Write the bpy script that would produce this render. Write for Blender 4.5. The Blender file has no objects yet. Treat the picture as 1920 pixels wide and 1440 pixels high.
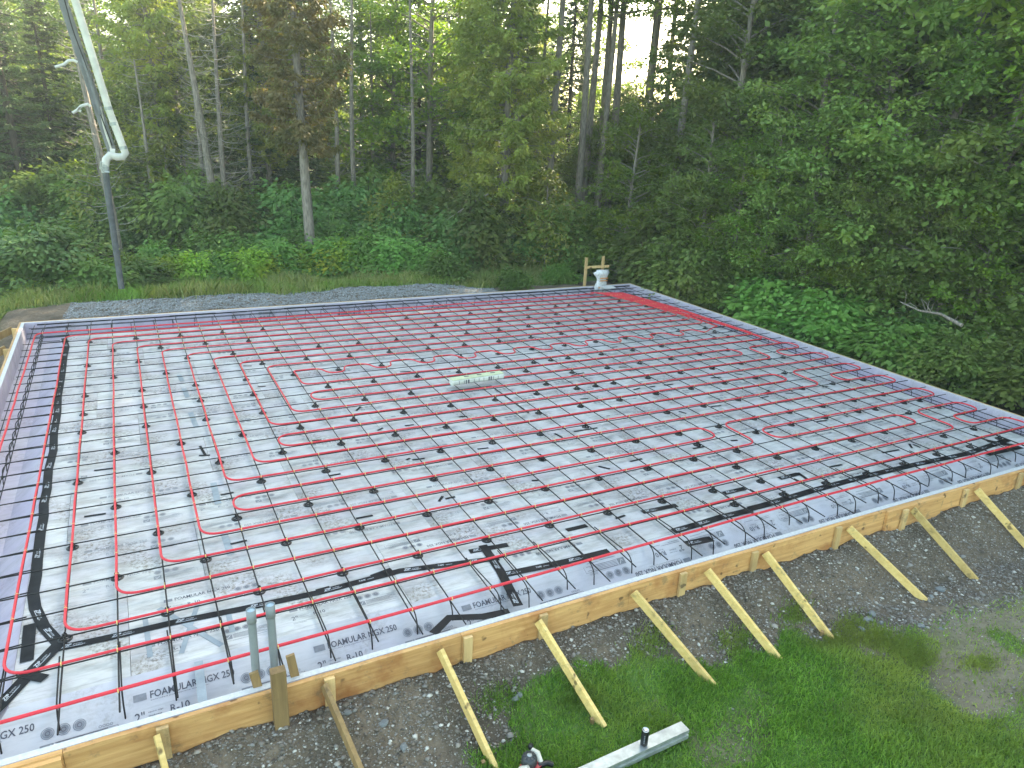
import bpy, math, random
import numpy as np
from mathutils import Vector, Matrix

random.seed(7); RNG = np.random.default_rng(7)
scene = bpy.context.scene
col = scene.collection

# ------------------------------------------------------------------ camera
F_PX, YAW, PITCH, ROLL = 1368.85, 0.497423, 0.339508, 0.0506858
CAM = np.array([0.84826, -5.5465, 4.36457])
_fw = np.array([math.sin(YAW)*math.cos(PITCH), math.cos(YAW)*math.cos(PITCH), -math.sin(PITCH)])
_r = np.array([math.cos(YAW), -math.sin(YAW), 0.0]); _u = np.cross(_r, _fw)
RT = math.cos(ROLL)*_r + math.sin(ROLL)*_u
UP = -math.sin(ROLL)*_r + math.cos(ROLL)*_u
FW = _fw
cd = bpy.data.cameras.new('camera'); cam = bpy.data.objects.new('camera', cd); col.objects.link(cam)
cd.sensor_width = 36; cd.lens = F_PX/1920*36; cd.clip_end = 2000; cd.clip_start = 0.05
cam.matrix_world = Matrix(((RT[0], UP[0], -FW[0], CAM[0]), (RT[1], UP[1], -FW[1], CAM[1]), (RT[2], UP[2], -FW[2], CAM[2]), (0, 0, 0, 1)))
scene.camera = cam
scene.render.resolution_x = 1024; scene.render.resolution_y = 768

# ------------------------------------------------------------------ light
SUN_AZ = math.radians(60)      # clockwise from +y
SUN_EL = math.radians(29)
w = bpy.data.worlds.new('World'); scene.world = w; w.use_nodes = True
nt = w.node_tree; bg = nt.nodes['Background']
sky = nt.nodes.new('ShaderNodeTexSky'); sky.sky_type = 'NISHITA'; sky.sun_disc = False
sky.sun_elevation = SUN_EL; sky.sun_rotation = SUN_AZ; sky.dust_density = 2.0; sky.air_density = 1.0
tint = nt.nodes.new('ShaderNodeMix'); tint.data_type = 'RGBA'; tint.blend_type = 'MULTIPLY'; tint.inputs[0].default_value = 1
tint.inputs[7].default_value = (1.0, .965, .77, 1)     # warm tint multiplied in to take down the blue of the sky
nt.links.new(sky.outputs[0], tint.inputs[6]); nt.links.new(tint.outputs[2], bg.inputs[0]); bg.inputs[1].default_value = 0.15
sl = bpy.data.lights.new('sun', 'SUN'); sl.energy = 4.5; sl.angle = math.radians(0.5); sl.color = (1.0, 0.86, 0.62)
so = bpy.data.objects.new('sun', sl); col.objects.link(so)
sd = Vector((math.sin(SUN_AZ)*math.cos(SUN_EL), math.cos(SUN_AZ)*math.cos(SUN_EL), math.sin(SUN_EL)))
so.rotation_euler = sd.to_track_quat('Z', 'Y').to_euler()
scene.view_settings.view_transform = 'Standard'; scene.view_settings.look = 'None'
scene.view_settings.gamma = 1; scene.view_settings.exposure = 2.75
scene.render.engine = 'CYCLES'
scene.cycles.max_bounces = 6; scene.cycles.diffuse_bounces = 2; scene.cycles.transparent_max_bounces = 6

# ------------------------------------------------------------------ helpers
def ray(px, py):
    return FW + (px-960)/F_PX*RT - (py-720)/F_PX*UP
def at(px, py, z=0.0):
    d = ray(px, py); t = (z-CAM[2])/d[2]; return Vector(CAM + t*d)
def atY(px, py, Y):
    d = ray(px, py); t = (Y-CAM[1])/d[1]; return Vector(CAM + t*d)
def atD(px, py, D):
    return Vector(CAM + D*ray(px, py))
def proj(P):
    P = np.asarray(P, float) - CAM
    z = P@FW
    return 960+F_PX*(P@RT)/z, 720-F_PX*(P@UP)/z, z
SX, SY, SH = 0.4101195, 0.4025163, 0.0015
def G(i, j, z=0.0):
    return Vector((SX*i+SH*j, SY*j, z))
def toij(p):
    j = p[1]/SY; return (p[0]-SH*j)/SX, j
def sm(t):
    t = np.clip(t, 0, 1); return t*t*(3-2*t)

def tag(o, label=None, cat=None, group=None, kind=None):
    if label: o['label'] = label
    if cat: o['category'] = cat
    if group: o['group'] = group
    if kind: o['kind'] = kind
    return o
def empty(name, loc=(0, 0, 0), rz=0, **k):
    o = bpy.data.objects.new(name, None); col.objects.link(o); o.location = loc; o.rotation_euler = (0, 0, rz)
    o.empty_display_size = .1
    return tag(o, **k)
def mesh_np(name, V, Fq, mats, smooth=False):
    """V (n,3), Fq (m,k) constant face size"""
    me = bpy.data.meshes.new(name)
    V = np.asarray(V, np.float32); Fq = np.asarray(Fq, np.int32)
    n, k = Fq.shape
    me.vertices.add(len(V)); me.vertices.foreach_set('co', V.ravel())
    me.loops.add(n*k); me.loops.foreach_set('vertex_index', Fq.ravel())
    me.polygons.add(n); me.polygons.foreach_set('loop_start', np.arange(n, dtype=np.int32)*k)
    me.polygons.foreach_set('loop_total', np.full(n, k, np.int32))
    if smooth: me.polygons.foreach_set('use_smooth', np.ones(n, bool))
    me.update(); me.validate()
    for m in (mats if isinstance(mats, (list, tuple)) else [mats]): me.materials.append(m)
    return me
class MB:
    def __init__(s): s.v = []; s.f = []; s.mi = []; s.sm = []
    def add(s, V, Fs, mi=0, smooth=False):
        o = len(s.v); s.v += [tuple(map(float, p)) for p in V]
        for f in Fs: s.f.append([a+o for a in f]); s.mi.append(mi); s.sm.append(smooth)
    def box(s, c, d, R=None, mi=0):
        c = Vector(c); d = Vector(d)/2
        P = [Vector((x*d.x, y*d.y, z*d.z)) for x in (-1, 1) for y in (-1, 1) for z in (-1, 1)]
        if R is not None: P = [R @ p for p in P]
        s.add([c+p for p in P], [(0, 1, 3, 2), (4, 6, 7, 5), (0, 4, 5, 1), (2, 3, 7, 6), (0, 2, 6, 4), (1, 5, 7, 3)], mi)
    def bar(s, a, b, wd, h, mi=0, up=(0, 0, 1), ch=0.0):
        """rectangular lumber from a to b, wd wide, h deep, small chamfer"""
        a = Vector(a); b = Vector(b); t = (b-a).normalized(); up = Vector(up)
        sd_ = t.cross(up).normalized(); n = sd_.cross(t).normalized()
        ch = ch or min(wd, h)*.06
        prof = [(-wd/2+ch, -h/2), (wd/2-ch, -h/2), (wd/2, -h/2+ch), (wd/2, h/2-ch), (wd/2-ch, h/2), (-wd/2+ch, h/2), (-wd/2, h/2-ch), (-wd/2, -h/2+ch)]
        V = [e+sd_*x+n*y for e in (a, b) for x, y in prof]
        Fs = [(k, (k+1) % 8, 8+(k+1) % 8, 8+k) for k in range(8)]+[tuple(range(7, -1, -1)), tuple(range(8, 16))]
        s.add(V, Fs, mi)
    def tube(s, pts, r, n=8, mi=0, cap=True):
        pts = [Vector(p) for p in pts]; rs = r if isinstance(r, (list, tuple)) else [r]*len(pts)
        V = []; prev = None
        for k, p in enumerate(pts):
            t = (pts[min(k+1, len(pts)-1)]-pts[max(k-1, 0)]).normalized()
            if prev is None:
                a = Vector((0, 0, 1)) if abs(t.z) < .9 else Vector((1, 0, 0)); x = t.cross(a).normalized()
            else: x = (prev-t*prev.dot(t)).normalized()
            prev = x; y = t.cross(x)
            for q in range(n):
                a = 2*math.pi*q/n; V.append(p+(x*math.cos(a)+y*math.sin(a))*rs[k])
        Fs = []
        for k in range(len(pts)-1):
            for q in range(n): Fs.append((k*n+q, k*n+(q+1) % n, (k+1)*n+(q+1) % n, (k+1)*n+q))
        s.add(V, Fs, mi, True)
        if cap:
            s.add(V[:n], [tuple(range(n-1, -1, -1))], mi); s.add(V[-n:], [tuple(range(n))], mi)
    def lathe(s, c, prof, n=24, mi=0, R=None):
        c = Vector(c); V = []
        for r, z in prof:
            for q in range(n):
                a = 2*math.pi*q/n; p = Vector((r*math.cos(a), r*math.sin(a), z)); V.append(c+(R @ p if R is not None else p))
        Fs = [(k*n+q, k*n+(q+1) % n, (k+1)*n+(q+1) % n, (k+1)*n+q) for k in range(len(prof)-1) for q in range(n)]
        s.add(V, Fs, mi, True)
    def mesh(s, name, mats):
        me = bpy.data.meshes.new(name); me.from_pydata(s.v, [], s.f)
        for m in (mats if isinstance(mats, (list, tuple)) else [mats]): me.materials.append(m)
        me.polygons.foreach_set('material_index', s.mi); me.polygons.foreach_set('use_smooth', s.sm); me.update(); return me
    def build(s, name, mats, parent=None, **k):
        return link(name, s.mesh(name, mats), parent, **k)
def link(name, me, parent=None, loc=None, **k):
    o = bpy.data.objects.new(name, me); col.objects.link(o)
    if parent is not None: o.parent = parent
    if loc is not None: o.location = loc
    return tag(o, **k)

# ------------------------------------------------------------------ materials
def newmat(name):
    m = bpy.data.materials.new(name); m.use_nodes = True; nt = m.node_tree
    return m, nt, nt.nodes['Principled BSDF']
def N(nt, t, **k):
    n = nt.nodes.new(t)
    for a, b in k.items(): setattr(n, a, b)
    return n
def mix(nt, fac, a, b, mode='MIX'):
    n = N(nt, 'ShaderNodeMix', data_type='RGBA', blend_type=mode)
    for idx, v in ((0, fac), (6, a), (7, b)):
        if hasattr(v, 'default_value') and not isinstance(v, (tuple, float)): nt.links.new(v, n.inputs[idx])
        else: n.inputs[idx].default_value = v if not isinstance(v, tuple) else (*v, 1)[:4]
    return n.outputs[2]
def ramp(nt, src, lo, hi, a=0.0, b=1.0):
    n = N(nt, 'ShaderNodeMapRange'); nt.links.new(src, n.inputs[0])
    for i, v in zip((1, 2, 3, 4), (lo, hi, a, b)): n.inputs[i].default_value = v
    return n.outputs[0]
def noise(nt, scale, detail=4, rough=.55, vec=None, coord='Object', scl=None, off=None):
    tc = N(nt, 'ShaderNodeTexCoord') if vec is None else None
    v = tc.outputs[coord] if vec is None else vec
    if scl or off:
        mp = N(nt, 'ShaderNodeMapping'); nt.links.new(v, mp.inputs[0])
        if scl: mp.inputs['Scale'].default_value = scl
        if off: mp.inputs['Location'].default_value = off
        v = mp.outputs[0]
    n = N(nt, 'ShaderNodeTexNoise'); n.inputs['Scale'].default_value = scale; n.inputs['Detail'].default_value = detail
    n.inputs['Roughness'].default_value = rough; nt.links.new(v, n.inputs['Vector'])
    return n.outputs[0]
def bump(nt, h, strength, dist, p):
    b = N(nt, 'ShaderNodeBump'); b.inputs['Strength'].default_value = strength; b.inputs['Distance'].default_value = dist
    nt.links.new(h, b.inputs['Height']); nt.links.new(b.outputs[0], p.inputs['Normal'])
def simple(name, c, rough=.6, var=.25, scale=8, metal=0, bmp=0.0, spec=.5, scl=None):
    m, nt, p = newmat(name)
    n = noise(nt, scale, scl=scl)
    c2 = tuple(x*(1-var) for x in c)
    nt.links.new(mix(nt, ramp(nt, n, .35, .65), c, c2), p.inputs['Base Color'])
    p.inputs['Roughness'].default_value = rough; p.inputs['Metallic'].default_value = metal
    p.inputs['Specular IOR Level'].default_value = spec
    if bmp: bump(nt, n, bmp, .01, p)
    return m
def wood(name, c1, c2, stain=(.10, .045, .015), st=.5, axis=0):
    m, nt, p = newmat(name)
    scl = [9, 9, 9]; scl[axis] = .6
    g = noise(nt, 3.0, 6, .65, scl=tuple(scl))
    sp = noise(nt, 2.2, 5, .6)
    k = noise(nt, 7.0, 2, .5)
    c = mix(nt, ramp(nt, g, .32, .68), c1, c2)
    c = mix(nt, ramp(nt, sp, .52, .72, 0, st), c, stain)
    c = mix(nt, ramp(nt, k, .66, .71, 0, .75), c, (.05, .022, .01))
    mud = noise(nt, 5.0, 7, .75); c = mix(nt, ramp(nt, mud, .56, .66, 0, .55), c, (.16, .12, .07))
    oi = N(nt, 'ShaderNodeObjectInfo')
    hs = N(nt, 'ShaderNodeHueSaturation'); nt.links.new(c, hs.inputs['Color']); nt.links.new(ramp(nt, oi.outputs['Random'], 0, 1, .75, 1.15), hs.inputs['Value'])
    nt.links.new(hs.outputs[0], p.inputs['Base Color']); p.inputs['Roughness'].default_value = .75
    bump(nt, g, .35, .004, p)
    return m
def leafmat(name, c1, c2, c3=None, trans=.35, rough=.5):
    m, nt, p = newmat(name)
    g = N(nt, 'ShaderNodeNewGeometry'); oi = N(nt, 'ShaderNodeObjectInfo')
    n = noise(nt, .55, 3)
    n2 = noise(nt, 2.3, 2)
    c = mix(nt, ramp(nt, g.outputs['Random Per Island'], 0, 1), c1, c2)
    if c3: c = mix(nt, ramp(nt, n, .48, .66), c, c3)
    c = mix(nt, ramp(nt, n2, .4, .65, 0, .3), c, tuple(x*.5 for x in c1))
    hs = N(nt, 'ShaderNodeHueSaturation'); nt.links.new(c, hs.inputs['Color'])
    nt.links.new(ramp(nt, oi.outputs['Random'], 0, 1, .6, 1.35), hs.inputs['Value'])
    nt.links.new(ramp(nt, oi.outputs['Random'], 0, 1, .485, .51), hs.inputs['Hue'])
    c = hs.outputs[0]
    nt.links.new(c, p.inputs['Base Color']); p.inputs['Roughness'].default_value = rough; p.inputs['Specular IOR Level'].default_value = .35
    tr = N(nt, 'ShaderNodeBsdfTranslucent'); b2 = mix(nt, 1.0, c, (1.5, 1.5, .5), 'MULTIPLY'); nt.links.new(b2, tr.inputs[0])
    ms = N(nt, 'ShaderNodeMixShader'); ms.inputs[0].default_value = trans
    out = [x for x in nt.nodes if x.type == 'OUTPUT_MATERIAL'][0]
    nt.links.new(p.outputs[0], ms.inputs[1]); nt.links.new(tr.outputs[0], ms.inputs[2]); nt.links.new(ms.outputs[0], out.inputs[0])
    return m

def foam_mat(name, base, worn, dirt=1.0):
    m, nt, p = newmat(name)
    tc = N(nt, 'ShaderNodeTexCoord'); oi = N(nt, 'ShaderNodeObjectInfo')
    big = noise(nt, .9, 5, .6, scl=(1, 1.6, 1))
    mid = noise(nt, 3.2, 6, .65, scl=(.7, 1.8, 1))
    fine = noise(nt, 22, 8, .8)
    sc = noise(nt, 6, 5, .75, scl=(.25, 4, 1))
    spots = noise(nt, 1.7, 1, .5, off=(3.1, 8.2, 0))
    c = mix(nt, ramp(nt, big, .38, .6, 0, 1), base, worn)
    c = mix(nt, ramp(nt, mid, .46, .68, 0, .6*dirt), c, (.24, .225, .20))
    c = mix(nt, ramp(nt, sc, .52, .68, 0, .5*dirt), c, (.19, .19, .19))
    # muddy boot marks: fine speckle inside soft patches
    mm = N(nt, 'ShaderNodeMath', operation='MULTIPLY'); nt.links.new(ramp(nt, spots, .53, .66), mm.inputs[0]); nt.links.new(ramp(nt, fine, .47, .62, 0, .85*dirt), mm.inputs[1])
    c = mix(nt, mm.outputs[0], c, (.13, .10, .055))
    hs = N(nt, 'ShaderNodeHueSaturation'); nt.links.new(c, hs.inputs['Color']); nt.links.new(ramp(nt, oi.outputs['Random'], 0, 1, .93, 1.05), hs.inputs['Value'])
    nt.links.new(hs.outputs[0], p.inputs['Base Color']); p.inputs['Roughness'].default_value = .8; p.inputs['Specular IOR Level'].default_value = .2
    bump(nt, mid, .1, .004, p)
    return m
M = {}
M['foam'] = foam_mat('foam_floor', (.50, .485, .515), (.57, .575, .56))
M['foam_clean'] = foam_mat('foam_lavender', (.47, .425, .52), (.52, .485, .55), .5)
M['foam_front'] = foam_mat('foam_front', (.52, .51, .56), (.57, .57, .59), .4)
M['foam_edge'] = simple('foam_cut_edge', (.58, .58, .58), .7, .18, 30)
M['ink'] = simple('print_ink', (.10, .10, .13), .6, .5, 20)
M['ink_worn'] = simple('print_worn', (.27, .28, .30), .6, .45, 3)
M['ink_grey'] = simple('print_grey', (.24, .25, .28), .6, .3, 20)
M['rebar'] = simple('rebar_steel', (.014, .013, .013), .75, .4, 30, .0, .15)
M['chair'] = simple('black_plastic', (.012, .012, .013), .4, .2, 20)
M['pex'] = simple('red_pex', (.68, .026, .045), .5, .12, 6)
M['tie'] = simple('tie_cream', (.80, .58, .20), .5, .2, 40)
M['tape'] = simple('black_tape', (.010, .012, .016), .6, .5, 9, bmp=.3, spec=.2)
M['tape_print'] = simple('tape_print', (.62, .66, .72), .5, .35, 60)
M['clear_tape'] = simple('silver_tape', (.27, .32, .36), .35, .2, 12)
M['lum'] = wood('lumber_new', (.82, .60, .24), (.68, .45, .14), st=.45)
M['form'] = wood('form_board', (.70, .41, .16), (.48, .24, .08), stain=(.34, .12, .03), st=.9)
M['form_y'] = wood('form_board_depth', (.62, .40, .19), (.46, .27, .11), stain=(.22, .08, .03), st=.75, axis=1)
M['oldwood'] = wood('weathered_wood', (.34, .22, .09), (.22, .135, .055), st=.4, axis=2)
M['stakewood'] = wood('stake_wood', (.68, .47, .22), (.52, .34, .14), st=.35, axis=2)
M['pvc'] = simple('grey_pvc', (.25, .27, .28), .4, .12, 10)
M['pvc_in'] = simple('pvc_cap_blue', (.36, .50, .60), .4, .2, 20)
M['white_pipe'] = simple('white_pipe', (.68, .67, .60), .5, .25, 4)
M['boom'] = simple('boom_steel', (.20, .21, .215), .5, .35, 4)
M['rubber'] = simple('hose_rubber', (.10, .11, .115), .7, .35, 10)
M['steel'] = simple('galvanized', (.46, .50, .50), .42, .35, 14, .55)
M['alu'] = simple('aluminium', (.7, .7, .72), .3, .1, 20, .9)
M['blackcan'] = simple('can_black', (.012, .013, .016), .3, .2, 20)
M['plastic_wrap'] = simple('plastic_wrap', (.72, .73, .75), .25, .3, 30, bmp=.8)
M['orange'] = simple('orange_tag', (.75, .33, .12), .5, .3, 30)
M['roll_green'] = simple('roll_cover', (.60, .66, .42), .5, .2, 6)
M['roll_white'] = simple('roll_side', (.66, .69, .62), .5, .25, 8)
M['red_plastic'] = simple('red_plastic', (.45, .03, .04), .4, .2, 10)
M['white_plastic'] = simple('white_plastic', (.70, .66, .56), .4, .2, 10)
M['dark_grey'] = simple('dark_grey_plastic', (.05, .055, .06), .45, .3, 14)
M['bark'] = simple('bark_grey', (.30, .26, .22), .9, .55, 5, bmp=.9, scl=(6, 6, 1))
M['bark_dark'] = simple('bark_dark', (.085, .07, .055), .9, .5, 5, bmp=.9, scl=(6, 6, 1))
M['deadwood'] = simple('dead_branches', (.42, .385, .34), .9, .45, 6)
M['stone'] = simple('gravel_stone', (.17, .165, .16), .85, .5, 3)
M['rock'] = simple('rock_grey', (.26, .275, .275), .85, .4, 14, bmp=.6)
L_MAPLE = leafmat('leaf_maple', (.14, .26, .035), (.21, .35, .045), (.30, .42, .05))
L_MAPLED = leafmat('leaf_dark', (.15, .235, .06), (.20, .29, .07), (.25, .32, .075))
L_SPRUCE = leafmat('leaf_spruce', (.075, .135, .05), (.105, .17, .055), (.12, .18, .05), .12)
L_CEDAR = leafmat('leaf_cedar', (.19, .24, .045), (.27, .31, .055), (.33, .33, .065), .3)
L_BROWN = leafmat('leaf_rust', (.27, .235, .08), (.34, .29, .10), (.18, .25, .06), .3)
L_BUSH = leafmat('leaf_bush', (.13, .26, .055), (.19, .34, .07), (.24, .39, .08), .3)
L_BUSHD = leafmat('leaf_bush_deep', (.12, .25, .07), (.17, .31, .08), (.21, .35, .085), .3)
L_WEED = leafmat('leaf_weed', (.20, .34, .04), (.30, .42, .05), (.50, .46, .05), .35)
L_GRASS = leafmat('leaf_grass', (.08, .20, .022), (.29, .47, .08), (.31, .38, .09), .3)
L_TALL = leafmat('leaf_tall_grass', (.20, .28, .07), (.36, .34, .15), (.17, .32, .05), .3)

def ground_mat():
    m, nt, p = newmat('ground_soil')
    a = N(nt, 'ShaderNodeAttribute', attribute_name='lawn'); b = N(nt, 'ShaderNodeAttribute', attribute_name='wood')
    n1 = noise(nt, 1.3, 6); n2 = noise(nt, 18, 6, .7); n3 = noise(nt, 70, 3, .7)
    grav = mix(nt, ramp(nt, n2, .35, .68), (.125, .094, .064), (.24, .19, .14))
    grav = mix(nt, ramp(nt, n1, .42, .64), grav, (.095, .078, .058))
    grav = mix(nt, ramp(nt, n3, .62, .70), grav, (.26, .25, .24))
    lawn = mix(nt, ramp(nt, n2, .4, .6), (.075, .165, .03), (.12, .19, .045))
    lawn = mix(nt, ramp(nt, n1, .54, .68, 0, .55), lawn, (.17, .16, .085))
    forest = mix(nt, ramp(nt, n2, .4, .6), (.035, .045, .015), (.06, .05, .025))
    dd = N(nt, 'ShaderNodeAttribute', attribute_name='dirt')
    dirt = mix(nt, ramp(nt, n2, .35, .65), (.30, .25, .18), (.20, .165, .115)); dirt = mix(nt, ramp(nt, n1, .5, .6, 0, .5), dirt, (.13, .15, .06))
    grav = mix(nt, dd.outputs['Fac'], grav, dirt); lawn = mix(nt, ramp(nt, n2, .62, .72, 0, .6), lawn, (.24, .20, .13))
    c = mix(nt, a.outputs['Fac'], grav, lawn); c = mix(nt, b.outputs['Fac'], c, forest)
    nt.links.new(c, p.inputs['Base Color']); p.inputs['Roughness'].default_value = .95; p.inputs['Specular IOR Level'].default_value = .2
    bump(nt, n2, .9, .03, p)
    return m
M['ground'] = ground_mat()

# ------------------------------------------------------------------ ground
X0, X1, Y0, Y1 = -1.27, 14.47, -0.585, 12.29      # outer faces of the formwork
def vnoise(x, y, s, seed=0):
    x = np.asarray(x, float)*s; y = np.asarray(y, float)*s
    xi = np.floor(x).astype(int); yi = np.floor(y).astype(int); fx = sm(x-xi); fy = sm(y-yi)
    def h(a, b):
        n = (a*374761393 + b*668265263 + seed*982451653) & 0x7fffffff
        n = (n ^ (n >> 13))*1274126177 & 0x7fffffff
        return ((n ^ (n >> 16)) & 0xffff)/65535.0
    return (h(xi, yi)*(1-fx)+h(xi+1, yi)*fx)*(1-fy)+(h(xi, yi+1)*(1-fx)+h(xi+1, yi+1)*fx)*fy
def gravel_edge(x):      # y of the foot of the gravel slope
    return np.interp(x, [-3, 1, 2.6, 2.9, 3.6, 4.3, 5.2, 6.2, 7.0, 7.8, 9, 10.1, 12, 16], [-2.1, -1.9, -1.75, -1.31, -1.0, -.98, -1.0, -1.14, -1.25, -1.5, -1.62, -1.72, -1.9, -2.2])
def hgt(x, y):
    x = np.asarray(x, float); y = np.asarray(y, float)
    f = -.45*sm((Y0-y)/.8)
    r = -.55*sm((x-X1)/2.2)
    l = -.40*sm((X0-x)/1.5)
    z = np.minimum(np.minimum(f, r), l)-.295
    bk = y-Y1
    z = z+np.where(bk > 0, .22*sm(bk/.5)*sm((11.0-x)/2.5)*(1-.9*sm((bk-1.6)/2.5))-.1*sm((bk-2)/3), 0)
    z = z+(vnoise(x, y, 1.7)-.5)*.05+((vnoise(x, y, 5, 3)-.5)*.05+(vnoise(x, y, 11, 13)-.5)*.04)*(1-lawn_mask(x, y))
    ins = (x > X0+.06) & (x < X1-.06) & (y > Y0+.03) & (y < Y1-.06)
    z = np.where(ins, -.47, z)
    far = np.hypot(x-6, y-5)
    return z-.6*sm((far-25)/40)
def lawn_mask(x, y):
    x = np.asarray(x, float); y = np.asarray(y, float)
    e = gravel_edge(x)+(vnoise(x, y, 3.1, 9)-.5)*.35+(vnoise(x, y, 9, 4)-.5)*.12
    a = sm((e-y)/.10+.5)
    # bare dirt on the right and worn patches
    bare = sm((x-np.interp(y, [-2.6, -2.1, -1.5, -1.2], [7.6, 7.5, 7.3, 7.2])+(vnoise(x, y, 3.3, 5)-.5)*.35)/.3+.5)*sm((y+2.85+(vnoise(x, y, 2.6, 8)-.5)*.35+(x-8)*.06)/.2+.5)*(1-.6*sm((vnoise(x, y, 2.1, 61)-.72)/.1))
    a = a*(1-.92*bare)
    a = a*(1-.6*sm((vnoise(x, y, 1.15, 21)*.6+vnoise(x, y, 3.3, 22)*.4-.60)/.12)*sm((e-y-.5)/.5))
    left = sm((3.1-x)/.25)*sm((y+2.1)/.2)      # gravel reaches further out on the left
    a = a*(1-left)
    bk = sm((y-13.9-(vnoise(x, y, .9, 11)-.5)*.8+.25*np.clip(x-8, -9, 0)*0)/.3)
    side = sm((X0-x-.4)/.4)*(y > 3)
    return np.clip(np.maximum(np.where(y < 0, a, 0), np.maximum(bk, side)), 0, 1)
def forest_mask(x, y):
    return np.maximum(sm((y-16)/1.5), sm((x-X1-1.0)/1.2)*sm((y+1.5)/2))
def dirt_mask(x, y):     # pale trodden dirt beyond the foot of the gravel
    return sm((gravel_edge(x)+.12-y)/.25+(vnoise(x, y, 2.7, 51)-.5)*1.2)*sm((x-7.0)/1.2+(vnoise(x, y, 1.7, 52)-.5))
def ax(segs):
    out = []
    for a, b, s in segs: out += list(np.arange(a, b, s))
    return np.array(out+[segs[-1][1]])
gx = ax([(-320, -40, 28), (-40, -6, 1.7), (-6, -1.5, .25), (-1.5, 16, .07), (16, 24, .25), (24, 60, 1.8), (60, 320, 26)])
gy = ax([(-320, -40, 28), (-40, -6, 1.7), (-6, -3.5, .25), (-3.5, -.4, .045), (-.4, 12, .4), (12, 18, .08), (18, 24, .3), (24, 60, 1.8), (60, 320, 26)])
GX, GY = np.meshgrid(gx, gy); GZ = hgt(GX, GY)
nx, ny = len(gx), len(gy)
idx = np.arange(nx*ny).reshape(ny, nx)
Fq = np.stack([idx[:-1, :-1], idx[:-1, 1:], idx[1:, 1:], idx[1:, :-1]], -1).reshape(-1, 4)
me = mesh_np('ground', np.stack([GX, GY, GZ], -1).reshape(-1, 3), Fq, M['ground'], True)
a_ = me.attributes.new('lawn', 'FLOAT', 'POINT'); a_.data.foreach_set('value', lawn_mask(GX, GY).ravel().astype(np.float32))
a_ = me.attributes.new('dirt', 'FLOAT', 'POINT'); a_.data.foreach_set('value', dirt_mask(GX, GY).ravel().astype(np.float32))
a_ = me.attributes.new('wood', 'FLOAT', 'POINT'); a_.data.foreach_set('value', forest_mask(GX, GY).ravel().astype(np.float32))
link('ground', me, kind='structure')

# ------------------------------------------------------------------ foam boards, haunch and edge foam
ZF = -.062
BX0, BX1, BY0, BY1 = -.35, 13.65, .13, 11.11
def text_mesh(s, size, bold=0.0, shear=0.0):
    c = bpy.data.curves.new('t', 'FONT'); c.body = s; c.size = size; c.offset = bold; c.shear = shear; c.resolution_u = 2
    o = bpy.data.objects.new('t', c); col.objects.link(o)
    m = bpy.data.meshes.new_from_object(o); bpy.data.objects.remove(o); bpy.data.curves.remove(c)
    V = [v.co.copy() for v in m.vertices]; Fs = [tuple(p.vertices) for p in m.polygons]; bpy.data.meshes.remove(m)
    return V, Fs
def fit_text(mb, s, x, y, width, h, bold=.0, mi=0, z=0.0, shear=0):
    V, Fs = text_mesh(s, 1.0, bold, shear)
    xs = [v.x for v in V]; ys = [v.y for v in V]
    sx = width/(max(xs)-min(xs)); sy = h/(max(ys)-min(ys))
    mb.add([(x+(v.x-min(xs))*sx, y+(v.y-min(ys))*sy, z) for v in V], Fs, mi)
def rect(mb, x, y, w_, h, mi=0, z=0.0):
    mb.add([(x, y, z), (x+w_, y, z), (x+w_, y+h, z), (x, y+h, z)], [(0, 1, 2, 3)], mi)
def ring(mb, cx, cy, r0, r1, mi=0, z=0.0, n=20):
    V = [(cx+r*math.cos(2*math.pi*k/n), cy+r*math.sin(2*math.pi*k/n), z) for r in (r0, r1) for k in range(n)]
    mb.add(V, [(k, n+k, n+(k+1) % n, (k+1) % n) for k in range(n)], mi)
def disc(mb, cx, cy, r, mi=0, z=0.0, n=20):
    mb.add([(cx+r*math.cos(2*math.pi*k/n), cy+r*math.sin(2*math.pi*k/n), z) for k in range(n)], [tuple(range(n))], mi)
def print_unit():
    mb = MB()
    rect(mb, 0, .205, .075, .045, 1); fit_text(mb, 'FOAMULAR NGX 250', .095, .205, .50, .048, .012)
    fit_text(mb, 'extruded polystyrene insulation', .095, .188, .34, .010)
    fit_text(mb, '2"', 0, .075, .055, .06, .004); fit_text(mb, 'square edge', .075, .115, .085, .012); fit_text(mb, 'thickness', .075, .092, .075, .012)
    fit_text(mb, 'R-10', .20, .085, .11, .045, .008); fit_text(mb, 'R-value', .205, .065, .07, .011)
    rect(mb, 0, .035, .20, .003); rect(mb, 0, .02, .12, .003); rect(mb, .21, .022, .11, .003)
    for k in range(3):
        x = .66+.082*k; ring(mb, x, .165, .031, .035, 1); disc(mb, x, .165, .027, 1); ring(mb, x, .165, .010, .014, 0, .0005)
    rect(mb, .62, .04, .07, .062, 1)
    V, Fs = [(.635, .072, .0006), (.650, .050, .0006), (.680, .092, .0006), (.674, .095, .0006), (.650, .060, .0006), (.640, .076, .0006)], [(0, 1, 4, 5), (1, 2, 3, 4)]
    mb.add(V, Fs, 2)
    for k in range(5): rect(mb, .70, .045+k*.0125, .30-.03*(k % 3), .0035)
    rect(mb, .695, .100, .33, .002); rect(mb, 1.023, .04, .002, .06); rect(mb, .69, .012, .16, .003); rect(mb, .86, .018, .12, .003)
    for k in range(4): ring(mb, .93+.02*k, .118, .006, .009, 1, 0, 8)
    return mb.mesh('print', [M['ink'], M['ink_grey'], M['foam_edge']])
PRINT = print_unit(); PRINTW = PRINT.copy(); PRINTW.materials[0] = M['ink_worn']; PRINTW.materials[1] = M['ink_worn']
nb = 0
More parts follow.
